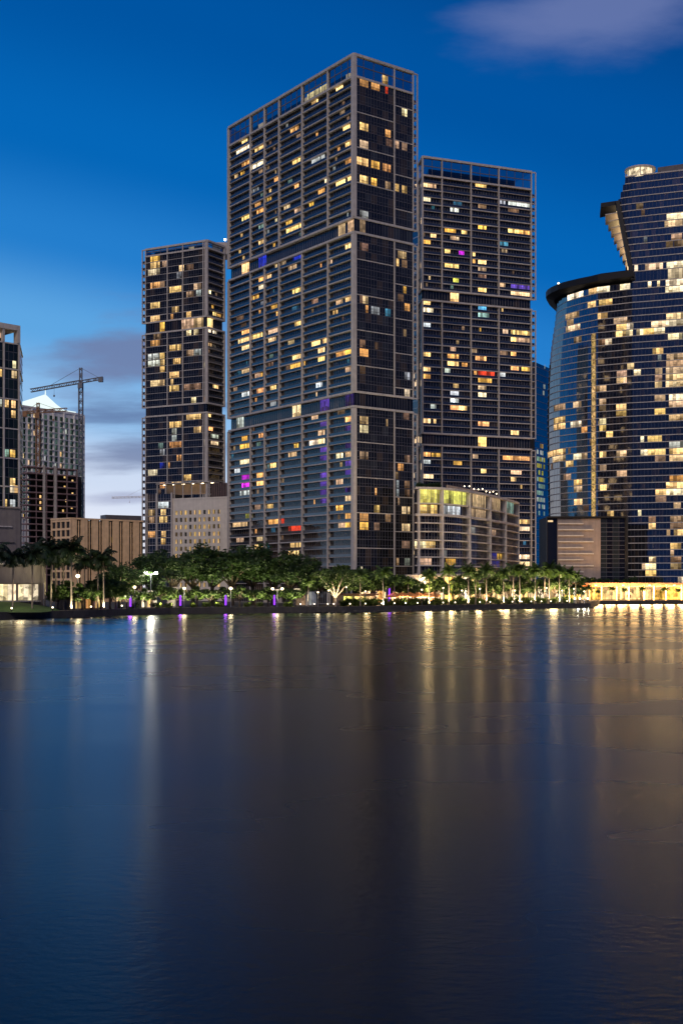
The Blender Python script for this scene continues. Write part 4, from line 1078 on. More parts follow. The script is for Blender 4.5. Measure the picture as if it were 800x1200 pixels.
m = MB(); wp = Wall([P_(124, 486), P_(166, 494)]); m.wbox(wp, 0, wp.L, -6, 0, zt-.4, Z_(603.5, 488)); m.build('penthouse', M['spand'], TB)

# ------------------------------------------------------------------ land and water
shore = [(-260,232),(-120,262),(0,284),(60,297),(100,307),(150,325),(200,339),(250,346),(300,350),(350,353),(400,356),(450,367),(500,379),(550,393),(600,406),(650,419),(691,429),(697,470),(702,505),(750,511),(800,516),(900,524),(1300,560)]
shp = [(-2600, 180)]+[P_(a, b) for a, b in shore]+[(2800, 600)]
m = MB()
me = [(x, y) for x, y in shp]
for a, b in zip(me, me[1:]): m.quad((a[0], a[1], GZ), (b[0], b[1], GZ), (b[0]*1.6, 3800, GZ), (a[0]*1.6, 3800, GZ))
struct(m.build('ground', M['soil']))
sw = Wall(me)
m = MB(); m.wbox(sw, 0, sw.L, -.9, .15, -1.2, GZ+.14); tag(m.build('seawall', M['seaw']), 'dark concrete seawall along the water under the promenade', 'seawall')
m = MB(); m.wbox(sw, sw.px(70), sw.px(690), -7.5, -.95, GZ+.004, GZ+.05); struct(m.build('promenade_path', M['pave']))
m = MB(); m.wbox(sw, sw.px(703), sw.px(900), -8, -.95, GZ+.004, GZ+.05); struct(m.build('quay_path', M['pave']))
m = MB(); q = sw.px(330); e = sw.px(690); rr2 = random.Random(9)
while q < e:
    p = sw.at(q, rr2.uniform(.2, 1.5)); r = rr2.uniform(.3, .7); m.ball((p[0], p[1], rr2.uniform(-.1, .35)), r, 0, rr2.uniform(.8, 1.4), 1, rr2.uniform(.55, .8), 6, 4); q += rr2.uniform(.35, .8)
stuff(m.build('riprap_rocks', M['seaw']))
# lawn mound at left
m = MB(); nx, ny = 26, 12; x0, x1, y0, y1 = -140, -71, 289, 305
gr = [[None]*(ny+1) for _ in range(nx+1)]
for i in range(nx+1):
    for j in range(ny+1):
        x = x0+(x1-x0)*i/nx; s0 = 283+ (x+80)*.5*.35; y = (284+(x+80)*.1)+ (y1-284)*j/ny
        f = math.sin(math.pi*min(1, max(0, j/ny)*.5+.0)); g = max(0, min(1, (x1-x)/14))**.6
        gr[i][j] = (x, y+1.5, GZ+.02+2.5*f*g)
for i in range(nx):
    for j in range(ny): m.quad(gr[i][j], gr[i+1][j], gr[i+1][j+1], gr[i][j+1])
struct(m.build('lawn', M['lawn'], smooth=True))
# water
WIOR = 1.34
mat, nt, out = newmat('bay_water')
# long exposure: the swell runs towards the camera, so its averaged slopes are far steeper along Y than across
b = N(nt, 'ShaderNodeBsdfGlossy'); b.distribution = 'BECKMANN'; b.inputs['Anisotropy'].default_value = -.38; b.inputs['Color'].default_value = (.84, .88, .86, 1)
tg = N(nt, 'ShaderNodeCombineXYZ'); tg.inputs[1].default_value = 1.0; nt.links.new(tg.outputs[0], b.inputs['Tangent'])
deep = N(nt, 'ShaderNodeBsdfDiffuse'); deep.inputs[0].default_value = (.002, .007, .012, 1)
fr = N(nt, 'ShaderNodeFresnel'); fr.inputs[0].default_value = WIOR
ms = N(nt, 'ShaderNodeMixShader'); nt.links.new(fr.outputs[0], ms.inputs[0]); nt.links.new(deep.outputs[0], ms.inputs[1]); nt.links.new(b.outputs[0], ms.inputs[2])
tc = N(nt, 'ShaderNodeTexCoord')
def wn(sx, sy, sc_, det):
    mp = N(nt, 'ShaderNodeMapping'); mp.inputs['Scale'].default_value = (sx, sy, 1); mp.inputs['Rotation'].default_value = (0, 0, .35)
    nn = N(nt, 'ShaderNodeTexNoise'); nn.inputs['Scale'].default_value = sc_; nn.inputs['Detail'].default_value = det
    nt.links.new(tc.outputs['Object'], mp.inputs[0]); nt.links.new(mp.outputs[0], nn.inputs['Vector']); return nn
n1 = wn(.7, 1.1, 3.2, 6); n2 = wn(.6, 1, .05, 3)
bp = N(nt, 'ShaderNodeBump'); bp.inputs['Distance'].default_value = .05
sp = N(nt, 'ShaderNodeSeparateXYZ'); nt.links.new(tc.outputs['Object'], sp.inputs[0])
mb_ = N(nt, 'ShaderNodeMapRange'); mb_.inputs[1].default_value = 15; mb_.inputs[2].default_value = 75; mb_.inputs[3].default_value = .5; mb_.inputs[4].default_value = .02
nt.links.new(sp.outputs[1], mb_.inputs[0]); nt.links.new(mb_.outputs[0], bp.inputs['Strength'])
nt.links.new(n1.outputs['Fac'], bp.inputs['Height']); nt.links.new(bp.outputs[0], b.inputs['Normal'])
mr = N(nt, 'ShaderNodeMapRange'); mr.inputs[1].default_value = .35; mr.inputs[2].default_value = .65; mr.inputs[3].default_value = .245; mr.inputs[4].default_value = .305
nt.links.new(n2.outputs['Fac'], mr.inputs[0]); nt.links.new(mr.outputs[0], b.inputs['Roughness'])
nt.links.new(ms.outputs[0], out.inputs[0])
m = MB(); m.quad((-4200, -600, 0), (4200, -600, 0), (4200, 4200, 0), (-4200, 4200, 0)); struct(m.build('water', mat))

# ------------------------------------------------------------------ vegetation
def leafcloud(mb, c, rad, n, size, rnd, mi=0, shell=.55):
    for _ in range(n):
        while True:
            d = Vector((rnd.uniform(-1, 1), rnd.uniform(-1, 1), rnd.uniform(-1, 1)))
            if shell < d.length < 1: break
        p = Vector((c[0]+d.x*rad[0], c[1]+d.y*rad[1], c[2]+d.z*rad[2]))
        s = size*rnd.uniform(.6, 1.35)
        a = Vector((rnd.gauss(0, 1), rnd.gauss(0, 1), rnd.gauss(0, .5))).normalized(); b_ = a.cross(Vector((rnd.gauss(0, 1), rnd.gauss(0, 1), rnd.gauss(0, 1)))).normalized()
        mb.quad(tuple(p-a*s-b_*s*.1), tuple(p+b_*s*.55), tuple(p+a*s+b_*s*.1), tuple(p-b_*s*.55), mi)

def broadleaf(seed, H, Wd, leaf, bark, fork=False):
    rnd = random.Random(seed); r = thing('broadleaf_tree', 'x', 'tree', (0, 0, 0))
    t = MB(); tips = []
    hb = H*(.22 if fork else .3)
    t.tube([(0, 0, -.3), (.1, 0, hb*.5), (0, .1, hb)], [H*.034, H*.026, H*.024], 9)
    for k in range(7):
        a = 2*math.pi*k/7+rnd.uniform(-.3, .3); l = Wd*rnd.uniform(.22, .42); z = H*rnd.uniform(.5, .8)
        p1 = (math.cos(a)*l*.45, math.sin(a)*l*.45, hb+(z-hb)*.55); p2 = (math.cos(a)*l, math.sin(a)*l, z)
        t.tube([(0, 0, hb*.92), p1, p2], [H*.016, H*.011, H*.004], 6); tips.append(p2)
    t.build('trunk', bark, r, smooth=True)
    c = MB()
    for k in range(26):
        if k < 7: q = tips[k]
        else:
            a = rnd.uniform(0, 6.28); l = Wd*.5*math.sqrt(rnd.random())*.85; q = (math.cos(a)*l, math.sin(a)*l, H*(.93-.42*(2*l/Wd)**2)*rnd.uniform(.62, 1.0))
        rr_ = Wd*rnd.uniform(.09, .17); leafcloud(c, q, (rr_, rr_, rr_*.72), 130, .36, rnd, 0, .35)
    c.build('crown', leaf, r)
    return r

def palm(seed, H, fl, leaf, nfr=17, droop=1.0):
    rnd = random.Random(seed); r = thing('palm_tree', 'x', 'tree', (0, 0, 0))
    t = MB(); lean = rnd.uniform(-.03, .03)*H
    t.tube([(0, 0, -.3), (lean*.1, 0, H*.08), (lean*.4, 0, H*.5), (lean, 0, H)], [.30, .22, .19, .15], 8); t.build('trunk', M['palmbark'], r, smooth=True)
    c = MB(); c.tube([(lean, 0, H-.1), (lean, 0, H+1.0)], [.17, .05], 6)
    for k in range(nfr):
        az = 2*math.pi*k/nfr*1.0+rnd.uniform(-.25, .25); el = math.radians(rnd.choice((70, 52, 35, 18, 5, -12)))+rnd.uniform(-.12, .12)
        L = fl*rnd.uniform(.85, 1.1); p = Vector((lean, 0, H+.6)); d = Vector((math.cos(az)*math.cos(el), math.sin(az)*math.cos(el), math.sin(el)))
        side = Vector((-math.sin(az), math.cos(az), 0)); n = 12; pts = [p.copy()]
        for i in range(n):
            p = p+d*(L/n); d = (d+Vector((0, 0, -.15*droop*(i/n+.35)))).normalized(); pts.append(p.copy())
        for i in range(1, n+1):
            w = fl*.27*math.sin(math.pi*(i/n)**.75*.93+.12)
            dd = (pts[i]-pts[i-1]).normalized(); base = pts[i]; b0 = pts[i-1].lerp(pts[i], .25)
            for sg in (-1, 1):
                for h in (0, .5):
                    q0 = pts[i-1].lerp(pts[i], h); q1 = pts[i-1].lerp(pts[i], h+.5)
                    tip = (q0+q1)/2+side*sg*w*rnd.uniform(.8, 1.1)+dd*w*.55+Vector((0, 0, -w*.6*droop*rnd.uniform(.7, 1.4)))
                    c.face([tuple(q0), tuple(q1), tuple(tip+dd*.09*fl/3.5), tuple(tip-dd*.06*fl/3.5)])
        c.beam(tuple(pts[0]), tuple(pts[4]), .07)
    c.build('crown', leaf, r)
    return r

def hide_proto(o):
    for ch in list(o.children): bpy.data.objects.remove(ch)
    bpy.data.objects.remove(o)

def inland(px, d):
    """A point D metres behind the water's edge at column px."""
    s = sw.px(px); return sw.at(s, -d)[1]

ORD = ['first', 'second', 'third', 'fourth', 'fifth', 'sixth', 'seventh', 'eighth', 'ninth', 'tenth', 'eleventh', 'twelfth', 'thirteenth', 'fourteenth', 'fifteenth', 'sixteenth', 'seventeenth', 'eighteenth', 'nineteenth', 'twentieth', 'twenty-first', 'twenty-second', 'twenty-third', 'twenty-fourth', 'twenty-fifth', 'twenty-sixth', 'twenty-seventh', 'twenty-eighth', 'twenty-ninth', 'thirtieth']

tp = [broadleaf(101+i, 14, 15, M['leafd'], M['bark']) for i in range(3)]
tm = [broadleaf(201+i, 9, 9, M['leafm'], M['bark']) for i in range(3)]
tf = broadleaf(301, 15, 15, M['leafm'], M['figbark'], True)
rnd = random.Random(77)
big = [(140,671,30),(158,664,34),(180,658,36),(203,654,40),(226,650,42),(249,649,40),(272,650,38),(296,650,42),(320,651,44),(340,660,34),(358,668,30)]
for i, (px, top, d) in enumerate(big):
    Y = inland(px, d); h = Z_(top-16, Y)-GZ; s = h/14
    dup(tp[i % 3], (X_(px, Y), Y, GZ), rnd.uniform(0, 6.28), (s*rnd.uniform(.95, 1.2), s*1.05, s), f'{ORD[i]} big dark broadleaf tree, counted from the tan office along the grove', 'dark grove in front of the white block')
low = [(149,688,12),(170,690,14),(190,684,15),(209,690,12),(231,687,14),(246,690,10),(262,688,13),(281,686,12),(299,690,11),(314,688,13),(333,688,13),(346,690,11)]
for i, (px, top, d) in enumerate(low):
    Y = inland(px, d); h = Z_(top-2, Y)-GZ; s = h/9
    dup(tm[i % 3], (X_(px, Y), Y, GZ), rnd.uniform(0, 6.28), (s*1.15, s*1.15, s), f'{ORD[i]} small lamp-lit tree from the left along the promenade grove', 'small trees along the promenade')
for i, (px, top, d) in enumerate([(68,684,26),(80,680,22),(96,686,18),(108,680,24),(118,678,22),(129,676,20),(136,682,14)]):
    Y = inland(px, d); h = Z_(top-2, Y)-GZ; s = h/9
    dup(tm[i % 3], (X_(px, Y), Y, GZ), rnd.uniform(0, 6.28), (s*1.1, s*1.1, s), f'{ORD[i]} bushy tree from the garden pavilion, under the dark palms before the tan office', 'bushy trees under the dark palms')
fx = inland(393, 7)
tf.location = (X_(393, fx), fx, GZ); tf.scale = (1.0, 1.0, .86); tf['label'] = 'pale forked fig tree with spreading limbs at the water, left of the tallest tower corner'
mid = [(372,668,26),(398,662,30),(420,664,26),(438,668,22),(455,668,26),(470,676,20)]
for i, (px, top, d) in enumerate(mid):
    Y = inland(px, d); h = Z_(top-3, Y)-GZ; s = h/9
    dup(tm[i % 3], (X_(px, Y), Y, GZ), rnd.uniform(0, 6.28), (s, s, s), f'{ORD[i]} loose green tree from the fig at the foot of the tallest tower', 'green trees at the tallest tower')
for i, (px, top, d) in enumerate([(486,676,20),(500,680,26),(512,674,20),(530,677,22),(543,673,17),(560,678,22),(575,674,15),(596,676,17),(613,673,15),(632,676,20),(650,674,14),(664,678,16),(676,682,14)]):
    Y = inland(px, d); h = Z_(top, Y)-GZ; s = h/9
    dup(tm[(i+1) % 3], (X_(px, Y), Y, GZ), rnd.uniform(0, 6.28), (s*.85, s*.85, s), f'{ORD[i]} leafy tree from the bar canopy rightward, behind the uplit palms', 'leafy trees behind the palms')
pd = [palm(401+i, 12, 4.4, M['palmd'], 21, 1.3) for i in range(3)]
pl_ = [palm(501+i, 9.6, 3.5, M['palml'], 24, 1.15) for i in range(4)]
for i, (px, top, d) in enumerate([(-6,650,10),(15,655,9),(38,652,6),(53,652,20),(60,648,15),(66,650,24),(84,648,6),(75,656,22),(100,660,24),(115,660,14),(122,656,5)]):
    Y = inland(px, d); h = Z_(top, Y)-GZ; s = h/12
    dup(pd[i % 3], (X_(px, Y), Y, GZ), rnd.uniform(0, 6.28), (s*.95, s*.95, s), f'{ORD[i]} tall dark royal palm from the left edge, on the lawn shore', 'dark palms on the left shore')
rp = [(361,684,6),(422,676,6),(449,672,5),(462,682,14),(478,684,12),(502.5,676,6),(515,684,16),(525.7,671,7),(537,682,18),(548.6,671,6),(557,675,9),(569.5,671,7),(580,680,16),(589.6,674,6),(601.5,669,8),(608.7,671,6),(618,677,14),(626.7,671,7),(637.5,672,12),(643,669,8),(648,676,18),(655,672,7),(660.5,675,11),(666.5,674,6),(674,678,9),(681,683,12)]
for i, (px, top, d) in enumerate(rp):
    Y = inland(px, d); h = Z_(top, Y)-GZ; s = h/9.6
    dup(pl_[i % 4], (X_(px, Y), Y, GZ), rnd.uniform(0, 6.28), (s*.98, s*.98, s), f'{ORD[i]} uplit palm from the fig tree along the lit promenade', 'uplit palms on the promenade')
# small palms before the arcade and shrubs on its roof
ap_ = [(688,690,12),(700,694,6),(716,690,7),(731,692,6),(752,691,6),(778,691,7),(794,692,6)]
for i, (px, top, d) in enumerate(ap_):
    Y = 516.0; h = Z_(top, Y)-GZ; s = h/9.6
    dup(pl_[i % 4], (X_(px, Y), Y, GZ), rnd.uniform(0, 6.28), (s*1.3, s*1.3, s), f'{ORD[i]} short palm from the left before the glowing arcade', 'short palms at the arcade')
for o in tp+tm+pd+pl_: hide_proto(o)
def shrub(seed, leaf, n=5, sz=1.0):
    rnd = random.Random(seed); r = thing('shrub', 'x', 'shrub', (0, 0, 0)); c = MB()
    for k in range(n): leafcloud(c, (rnd.uniform(-.9, .9)*sz, rnd.uniform(-.6, .6)*sz, rnd.uniform(.5, 1.2)*sz), (.8*sz, .8*sz, .75*sz), 70, .26, rnd, 0, .2)
    c.build('foliage', leaf, r); t = MB()
    for k in range(3): t.tube([(0, 0, -.2), (rnd.uniform(-.5, .5), rnd.uniform(-.4, .4), sz)], [.06, .03], 5)
    t.build('stem', M['bark'], r); return r
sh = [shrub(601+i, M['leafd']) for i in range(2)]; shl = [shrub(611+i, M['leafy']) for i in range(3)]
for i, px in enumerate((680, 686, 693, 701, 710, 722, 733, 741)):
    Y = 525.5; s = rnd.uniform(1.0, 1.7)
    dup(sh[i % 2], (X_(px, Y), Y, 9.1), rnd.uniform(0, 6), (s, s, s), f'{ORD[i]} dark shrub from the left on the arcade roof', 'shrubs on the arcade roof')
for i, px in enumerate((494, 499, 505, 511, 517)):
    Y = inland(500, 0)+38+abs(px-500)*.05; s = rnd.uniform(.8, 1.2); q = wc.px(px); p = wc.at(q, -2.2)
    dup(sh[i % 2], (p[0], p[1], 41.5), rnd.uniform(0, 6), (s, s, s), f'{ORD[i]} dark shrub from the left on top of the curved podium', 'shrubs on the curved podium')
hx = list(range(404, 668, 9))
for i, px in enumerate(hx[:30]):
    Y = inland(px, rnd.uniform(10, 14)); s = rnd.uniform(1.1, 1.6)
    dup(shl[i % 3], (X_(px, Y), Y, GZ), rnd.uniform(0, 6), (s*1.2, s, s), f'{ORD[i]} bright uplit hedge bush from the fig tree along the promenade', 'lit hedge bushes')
for i, px in enumerate((158, 184, 198, 226, 241, 256, 290, 305, 338)):
    Y = inland(px, 9); s = rnd.uniform(.8, 1.1)
    dup(shl[i % 3], (X_(px, Y), Y, GZ), rnd.uniform(0, 6), (s*1.2, s, s), f'{ORD[i]} low bush from the left under the small grove trees', 'low bushes in the grove')
for o in sh+shl: hide_proto(o)

# ------------------------------------------------------------------ waterfront buildings at the tower feet
def lowbuild(name, label, cat, px0, px1, d, h, keys, b, wallm, roofm, pitch=5.0, zb=.3, deep=6, canopy=1.2):
    w = Wall([P_(px0, inland(px0, d)), P_(px1, inland(px1, d))])
    r = thing(name, label, cat, (*w.at(w.L/2, -3), GZ)); rnd = random.Random(int(px0)*7)
    m = MB(); m.wbox(w, 0, w.L, -deep, -.5, GZ, GZ+h); m.build('wall', wallm, r)
    m = MB(); m.wbox(w, -.4, w.L+.4, -deep-.3, canopy, GZ+h, GZ+h+.45); m.build('roof', roofm, r)
    n = max(1, round(w.L/pitch)); d_ = w.L/n
    for i in range(n):
        m = MB(); k = rnd.choice(keys); bb = 1.9*b*rnd.uniform(.5, 1.25); c = max(2, round(d_/1.6)); e = (d_-.5)/c
        for j in range(c): m.wquad(w, i*d_+.25+j*e, i*d_+.25+(j+1)*e-.07, -.45, GZ+zb, GZ+h-.4, 0, tint(k, bb*rnd.choice((1, .8, .45, 1.1)), rnd))
        m.build('window', M['shop'], r)
        m = MB(); m.wbox(w, i*d_-.2, i*d_+.2, -.5, 0, GZ, GZ+h); m.build('pillar', M['conc'], r)
    return r
lowbuild('lobby_hall', 'double height glass lobby with warm lamps under the tallest tower', 'lobby', 424, 486, 34, 7.6, 'DBYDO', .8, M['core'], M['conc'], 3.2)
lowbuild('terrace_restaurant', 'yellow lit terrace restaurant between fig tree and tallest tower', 'restaurant', 402, 440, 18, 3.4, 'YYAL', .95, M['tan'], M['brown'], 3.6)
lowbuild('lobby_hall', 'tall white lobby with red and amber lamps under the curved podium', 'lobby', 490, 560, 30, 9.5, 'WYOAPD', 1.3, M['white'], M['conc'], 4.0)
lowbuild('cafe_row', 'warm lit cafe row behind the palms right of the curved podium', 'cafe', 566, 660, 24, 5.4, 'YOPW', .8, M['pink'], M['conc'], 4.4)
lowbuild('kiosk', 'small white lit kiosk among the grove trees by the second purple column', 'kiosk', 196, 208, 17, 5.5, 'W', .55, M['white'], M['conc'], 3)
lowbuild('park_restroom', 'small cream lit park building behind the big double lamp', 'building', 166, 186, 19, 4.5, 'YW', .75, M['white'], M['conc'], 3)
lowbuild('boathouse', 'cream lit shed behind the dark palms on the left shore', 'shed', 88, 122, 30, 4.2, 'YYO', .3, M['grey'], M['conc'], 3.5)
lowbuild('gate_lodge', 'dim lit lodge behind the small trees at the end of the grove', 'lodge', 346, 372, 26, 5, 'GDY', .5, M['grey'], M['conc'], 3.5)
# orange umbrella canopy of the bar terrace
cw = Wall([P_(462, inland(462, 9)), P_(516, inland(516, 10))])
BT = thing('bar_canopy', 'long low orange lit canopy of the waterside bar', 'canopy', (*cw.at(cw.L/2, -2), GZ))
m = MB()
for i in range(6):
    a, b = cw.L*i/6, cw.L*(i+1)/6; p = [cw.at(a, .6), cw.at(b, .6), cw.at(b, -4), cw.at(a, -4)]; c = cw.at((a+b)/2, -1.7)
    for j in range(4): m.face([(*p[j], GZ+3.1), (*p[(j+1) % 4], GZ+3.1), (*c, GZ+4.3)])
    for j in range(4): m.quad((*p[j], GZ+2.7), (*p[(j+1) % 4], GZ+2.7), (*p[(j+1) % 4], GZ+3.1), (*p[j], GZ+3.1))
m.build('canvas', M['canvas'], BT)
for i in range(7):
    m = MB(); p = cw.at(cw.L*i/6, -.1); m.tube([(*p, GZ), (*p, GZ+3.0)], [.09, .09], 6); m.build('post', M['black'], BT)
m = MB(); m.wbox(cw, 0, cw.L, -3.4, -2.8, GZ, GZ+1.1); m.build('bar_counter', M['brown'], BT)
for i in range(6):
    m = MB(); p = cw.at(cw.L*(i+.5)/6, -1.7); m.ball((*p, GZ+2.6), .28); m.build('lamp', M['lampw'], BT)

# ------------------------------------------------------------------ lamps and added fill lights
def light(loc, col, e, rad=.25, kind='POINT', rot=None):
    l = bpy.data.lights.new('lamp_or_fill', kind); l.energy = e; l.color = col; l.shadow_soft_size = rad
    o = bpy.data.objects.new('lamp_or_fill', l); COL.objects.link(o); o.location = loc
    if rot: o.rotation_euler = rot
    return o
def uplight(x, y, z, col, e):
    o = light((x, y, z), col, e, .25, 'SPOT', (math.radians(180-12), 0, 0)); o.data.spot_size = math.radians(125); o.data.spot_blend = .6
    return o
WARM = (1, .74, .42); WHT = (1, .9, .74)
def street_lamp(px, py, d, label, heads=1, mat='lampw', e=320, r=.42, col=WARM):
    Y = inland(px, d); x = X_(px, Y); z = Z_(py, Y)
    t = thing('street_lamp', label, 'lamp', (x, Y, GZ), 'street lamps on the shore')
    m = MB(); m.tube([(x, Y, GZ), (x, Y, z-.3)], [.14, .09], 8)
    if heads == 2: m.beam((x-1.5, Y, z-.3), (x+1.5, Y, z-.3), .12)
    m.build('post', M['steel'], t)
    for k in range(heads):
        hx_ = x+(0 if heads == 1 else (-1.4, 1.4)[k])
        m = MB(); m.ball((hx_, Y, z), r, 0, 1, 1, .8); m.build('globe', M[mat], t)
    q = light((x, Y-.9, z-.2), col, e, .5); q.parent = t; q.location = (0, -.9, z-.2-GZ)
street_lamp(177, 671.5, 9, 'tallest twin headed lamp shining white in the grove', 2, 'lampb', 2400, .5, WHT)
street_lamp(91.5, 675, 16, 'single warm globe lamp among the dark palms', 1, 'lampw', 400, .55)
street_lamp(158, 688, 6, 'warm globe lamp beside the leftmost purple column')
street_lamp(216, 689.5, 7, 'warm globe lamp beside the second purple column')
street_lamp(270.5, 689.5, 7, 'warm globe lamp beside the third purple column', 1, 'lampw', 320, .5)
street_lamp(325, 690, 7, 'twin headed warm lamp beside the fourth purple column', 2, 'lampw', 380, .45)
street_lamp(372.5, 694, 5, 'slim lamp left of the pale fig tree', 1, 'lampw', 200, .25)
street_lamp(440, 678, 20, 'high warm lamp in the trees at the tallest tower', 1, 'lampw', 500, .35)
for i, (px, py, d) in enumerate([(385,692,14),(406,688,16),(428,693,14),(452,690,15),(470,687,18),(494,691,12),(519,689,13),(541,692,12),(562,690,12),(581,688,13),(603,692,11),(621,690,12),(640,689,11),(658,692,9),(672,690,7),(684,693,5)]):
    street_lamp(px, py, d, f'{ORD[i]} small warm path lamp from the pale fig tree among the palms', 1, 'lampw', 90, .24)
for i, (px, lab) in enumerate(((153, 'leftmost purple lit column at the seawall'), (211.5, 'second purple lit column from the left at the seawall'), (264.5, 'third purple lit column from the left at the seawall'), (321.5, 'purple lit column nearest the small lodge, at the seawall'))):
    Y = inland(px, 2.5); x = X_(px, Y)
    t = thing('light_column', lab, 'light column', (x, Y, GZ), 'purple columns on the seawall')
    m = MB(); m.tube([(x, Y, GZ+.7), (x, Y, GZ+2.8), (x, Y, GZ+3.6)], [.27, .27, .22], 8); m.build('shade', M['purple'], t)
    m = MB(); m.tube([(x, Y, GZ), (x, Y, GZ+.7)], [.55, .5], 8); m.build('base', M['black'], t)
    q = light((0, 0, 0), (.45, .1, 1), 160, .4); q.parent = t; q.location = (0, -.9, 2.2)
t = thing('light_column', 'purple lit column under the trees beside the orange bar canopy', 'light column', (X_(456, inland(456, 16)), inland(456, 16), GZ), 'purple columns on the seawall')
Y = inland(456, 16); x = X_(456, Y); m = MB(); m.tube([(x, Y, GZ), (x, Y, GZ+5.5)], [.3, .25], 8); m.build('shade', M['purple'], t)
q = light((0, 0, 0), (.45, .1, 1), 110, .5); q.parent = t; q.location = (0, -1.2, 4)
# bollards: one of them, then copies along the edge
bp_ = thing('bollard_light', 'x', 'bollard', (0, 0, 0))
m = MB(); m.tube([(0, 0, 0), (0, 0, .75)], [.13, .12], 8); m.build('post', M['black'], bp_)
m = MB(); m.tube([(0, 0, .75), (0, 0, 1.05)], [.16, .16], 8); m.build('lamp', M['boll'], bp_)
bx = [352, 368, 384, 391, 410, 428, 447, 462, 475, 489, 503, 519, 533, 548, 562, 574, 590, 600, 611, 622, 634, 645, 655, 664, 673, 679, 688]
for i, px in enumerate(bx):
    Y = inland(px, 1.6); s = 1.0 if px < 670 else 1.9
    dup(bp_, (X_(px, Y), Y, GZ+.05), 0, (s, s, s), f'{ORD[i]} glowing bollard from the lodge along the seawall edge', 'bollard lights on the seawall')
for i, px in enumerate((14, 62, 107, 143)):
    Y = inland(px, 1.4); dup(bp_, (X_(px, Y), Y, GZ), 0, (1.1, 1.1, 1.1), f'{ORD[i]} ground light from the left edge on the seawall under the dark palms', 'bollard lights on the left shore')
hide_proto(bp_)
for px, e in ((410, 700), (449, 800), (478, 900), (502, 1100), (526, 1100), (549, 1100), (570, 1100), (590, 1300), (609, 1300), (627, 1300), (643, 1300), (657, 1300), (668, 1500)):
    Y = inland(px, 4.2); uplight(X_(px, Y), Y, GZ+.5, WARM, e*9)
for px in (677, 684, 689):
    Y = inland(px, 2.0); light((X_(px, Y), Y, GZ+2.0), WHT, 500, .3)
for px in (38, 60, 84, 100, 121): uplight(X_(px, inland(px, 4)), inland(px, 4), GZ+.5, (1, .86, .5), 4500)  # spots added to green the dark palms, no fittings modelled
light((X_(20, 289), 291.5, 7.0), WARM, 350, 1.0)
uplight(X_(393, fx), fx-4, GZ+.4, WARM, 3500)
for px in (146, 168, 190, 205, 225, 240, 255, 280, 298, 312, 335, 352, 378, 430): uplight(X_(px, inland(px, 6)), inland(px, 6), GZ+.4, (1, .84, .5), 6500)
for px in (150, 178, 204, 230, 256, 282, 308, 334): uplight(X_(px, inland(px, 21)), inland(px, 21), GZ+.5, (1, .88, .5), 6500)  # fill spots added deeper in the grove to brighten the big trees
for px in (702, 716, 730, 744, 758, 772, 786, 800, 815): light((X_(px, 519), 520.6, GZ+4.6), (1, .58, .23), 11500, 2.0)  # warm fill added under the arcade canopy for gold on the water
for px, d, e in ((432, 30, 8000), (466, 28, 8000), (500, 22, 12000), (530, 22, 9000), (560, 20, 8000), (590, 17, 8000), (620, 15, 7000), (648, 13, 7000)):  # warm street-level fill added without lamp bodies, for podium walls and water
    light((X_(px, inland(px, d)), inland(px, d), GZ+5.5), (1, .66, .32), e, 2.0)

# ------------------------------------------------------------------ sky, city glow from behind, camera
w = bpy.data.worlds.new('World'); sc.world = w; w.use_nodes = True
nt = w.node_tree; nt.nodes.clear()
out = N(nt, 'ShaderNodeOutputWorld'); bg = N(nt, 'ShaderNodeBackground'); bg.inputs['Strength'].default_value = 1.0
tc = N(nt, 'ShaderNodeTexCoord')
def math_(op, a, b=None, c=None):
    n = N(nt, 'ShaderNodeMath', operation=op)
    for i, v in enumerate((a, b, c)):
        if v is None: continue
        if isinstance(v, (int, float)): n.inputs[i].default_value = v
        else: nt.links.new(v, n.inputs[i])
    return n.outputs[0]
sep = N(nt, 'ShaderNodeSeparateXYZ'); nt.links.new(tc.outputs['Generated'], sep.inputs[0])
dx, dy, dz = sep.outputs
hl = math_('SQRT', math_('ADD', math_('MULTIPLY', dx, dx), math_('ADD', math_('MULTIPLY', dy, dy), 1e-5)))
AZ = math.radians(-32)
dot = math_('DIVIDE', math_('ADD', math_('MULTIPLY', dx, math.sin(AZ)), math_('MULTIPLY', dy, math.cos(AZ))), hl)
t = math_('ADD', math_('MAXIMUM', dz, 0.0), math_('MULTIPLY', math_('SUBTRACT', 1.0, dot), .42))
cr = N(nt, 'ShaderNodeValToRGB'); cr.color_ramp.interpolation = 'EASE'
def lin(c): return tuple(((v/255+.055)/1.055)**2.4 if v > 10 else v/255/12.92 for v in c)
stops = [(0.0, (246, 240, 244)), (.06, (236, 238, 249)), (.115, (206, 220, 243)), (.165, (146, 192, 236)), (.225, (94, 166, 226)), (.29, (36, 126, 205)), (.36, (4, 102, 184)), (.46, (0, 84, 162)), (.60, (4, 60, 126)), (.72, (20, 44, 86)), (1.0, (34, 66, 128))]
el = cr.color_ramp.elements
el[0].position, el[0].color = stops[0][0], (*lin(stops[0][1]), 1)
el[1].position, el[1].color = stops[-1][0], (*lin(stops[-1][1]), 1)
for p, c in stops[1:-1]:
    e = el.new(p); e.color = (*lin(c), 1)
nt.links.new(t, cr.inputs[0])
sky = cr.outputs[0]
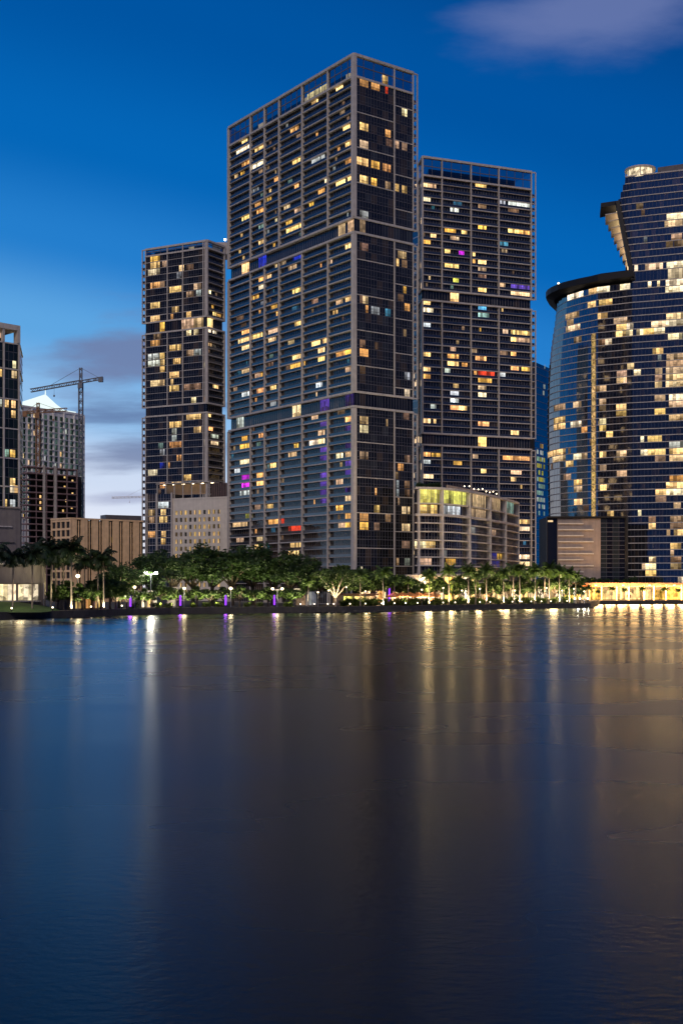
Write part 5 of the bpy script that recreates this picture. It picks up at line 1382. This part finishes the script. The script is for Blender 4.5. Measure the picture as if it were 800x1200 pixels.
# clouds drift in the western sky, given by direction
gx = math_('DIVIDE', dx, math_('MAXIMUM', dy, .05)); gz = math_('DIVIDE', dz, math_('MAXIMUM', dy, .05))
cmb = N(nt, 'ShaderNodeCombineXYZ'); nt.links.new(gx, cmb.inputs[0]); nt.links.new(gz, cmb.inputs[1])
def cloud(sky, cx, cz, rx, rz, rot, col, amt, nsx=6, nsz=22, seed=0.0, soft=.55):
    ux = math_('SUBTRACT', gx, cx); uz = math_('SUBTRACT', gz, cz); c, s = math.cos(rot), math.sin(rot)
    a = math_('DIVIDE', math_('ADD', math_('MULTIPLY', ux, c), math_('MULTIPLY', uz, s)), rx)
    b = math_('DIVIDE', math_('SUBTRACT', math_('MULTIPLY', uz, c), math_('MULTIPLY', ux, s)), rz)
    d = math_('SQRT', math_('ADD', math_('MULTIPLY', a, a), math_('MULTIPLY', b, b)))
    mp = N(nt, 'ShaderNodeMapping'); mp.inputs['Location'].default_value = (seed, seed*.7, seed); mp.inputs['Scale'].default_value = (nsx, nsz, 1); mp.inputs['Rotation'].default_value = (0, 0, rot*.6)
    nt.links.new(cmb.outputs[0], mp.inputs[0])
    no = N(nt, 'ShaderNodeTexNoise'); no.inputs['Scale'].default_value = 1; no.inputs['Detail'].default_value = 6; no.inputs['Roughness'].default_value = .55
    nt.links.new(mp.outputs[0], no.inputs['Vector'])
    v = math_('ADD', math_('SUBTRACT', 1.0, d), math_('MULTIPLY', math_('SUBTRACT', no.outputs['Fac'], .5), 1.9))
    mr = N(nt, 'ShaderNodeMapRange', interpolation_type='SMOOTHSTEP'); mr.inputs[1].default_value = 0; mr.inputs[2].default_value = soft*1.6; mr.inputs[3].default_value = 0; mr.inputs[4].default_value = amt
    nt.links.new(v, mr.inputs[0])
    mx = N(nt, 'ShaderNodeMix', data_type='RGBA'); nt.links.new(mr.outputs[0], mx.inputs[0]); nt.links.new(sky, mx.inputs[6]); mx.inputs[7].default_value = (*lin(col), 1)
    return mx.outputs[2]
sky = cloud(sky, .215, .474, .16, .050, .24, (108, 124, 176), .78, 5, 15, 3.4, .62)
sky = cloud(sky, -.160, .192, .11, .046, .22, (112, 124, 164), .85, 8, 30, 1.3, .5)
sky = cloud(sky, -.165, .142, .11, .017, .04, (92, 114, 160), .8, 8, 70, 2.2, .55)
sky = cloud(sky, -.165, .108, .10, .021, .06, (104, 116, 156), .75, 9, 60, 4.1, .55)
sky = cloud(sky, -.178, .072, .05, .008, .03, (165, 172, 202), .7, 12, 70, 6.1, .6)
nt.links.new(sky, bg.inputs[0]); nt.links.new(bg.outputs[0], out.inputs[0])

s = bpy.data.lights.new('city_glow', 'SUN'); s.energy = 1.45; s.angle = math.radians(22); s.color = (1, .83, .71)  # warm fill added from behind the camera, standing in for city glow
so = bpy.data.objects.new('city_glow', s); COL.objects.link(so)
d = Vector((.12, .78, -.64)); so.rotation_euler = d.to_track_quat('-Z', 'Y').to_euler()

cam = bpy.data.cameras.new('camera'); co = bpy.data.objects.new('camera', cam); COL.objects.link(co)
co.location = (0, 0, CH); co.rotation_euler = (math.radians(90), 0, 0)
cam.sensor_fit = 'VERTICAL'; cam.sensor_height = 36; cam.sensor_width = 24; cam.lens = F/1200*36
cam.shift_y = (HY-600)/1200; cam.clip_start = .5; cam.clip_end = 12000
sc.camera = co
sc.render.engine = 'CYCLES'
cy = sc.cycles
cy.use_denoising = True
try: cy.denoiser = 'OPENIMAGEDENOISE'
except Exception: pass
cy.max_bounces = 6; cy.diffuse_bounces = 3; cy.glossy_bounces = 4; cy.transparent_max_bounces = 8
cy.sample_clamp_indirect = 4.0
cy.use_light_tree = True
vs = sc.view_settings; vs.view_transform = 'Standard'; vs.look = 'None'; vs.exposure = 0; vs.gamma = 1; vs.use_curve_mapping = False
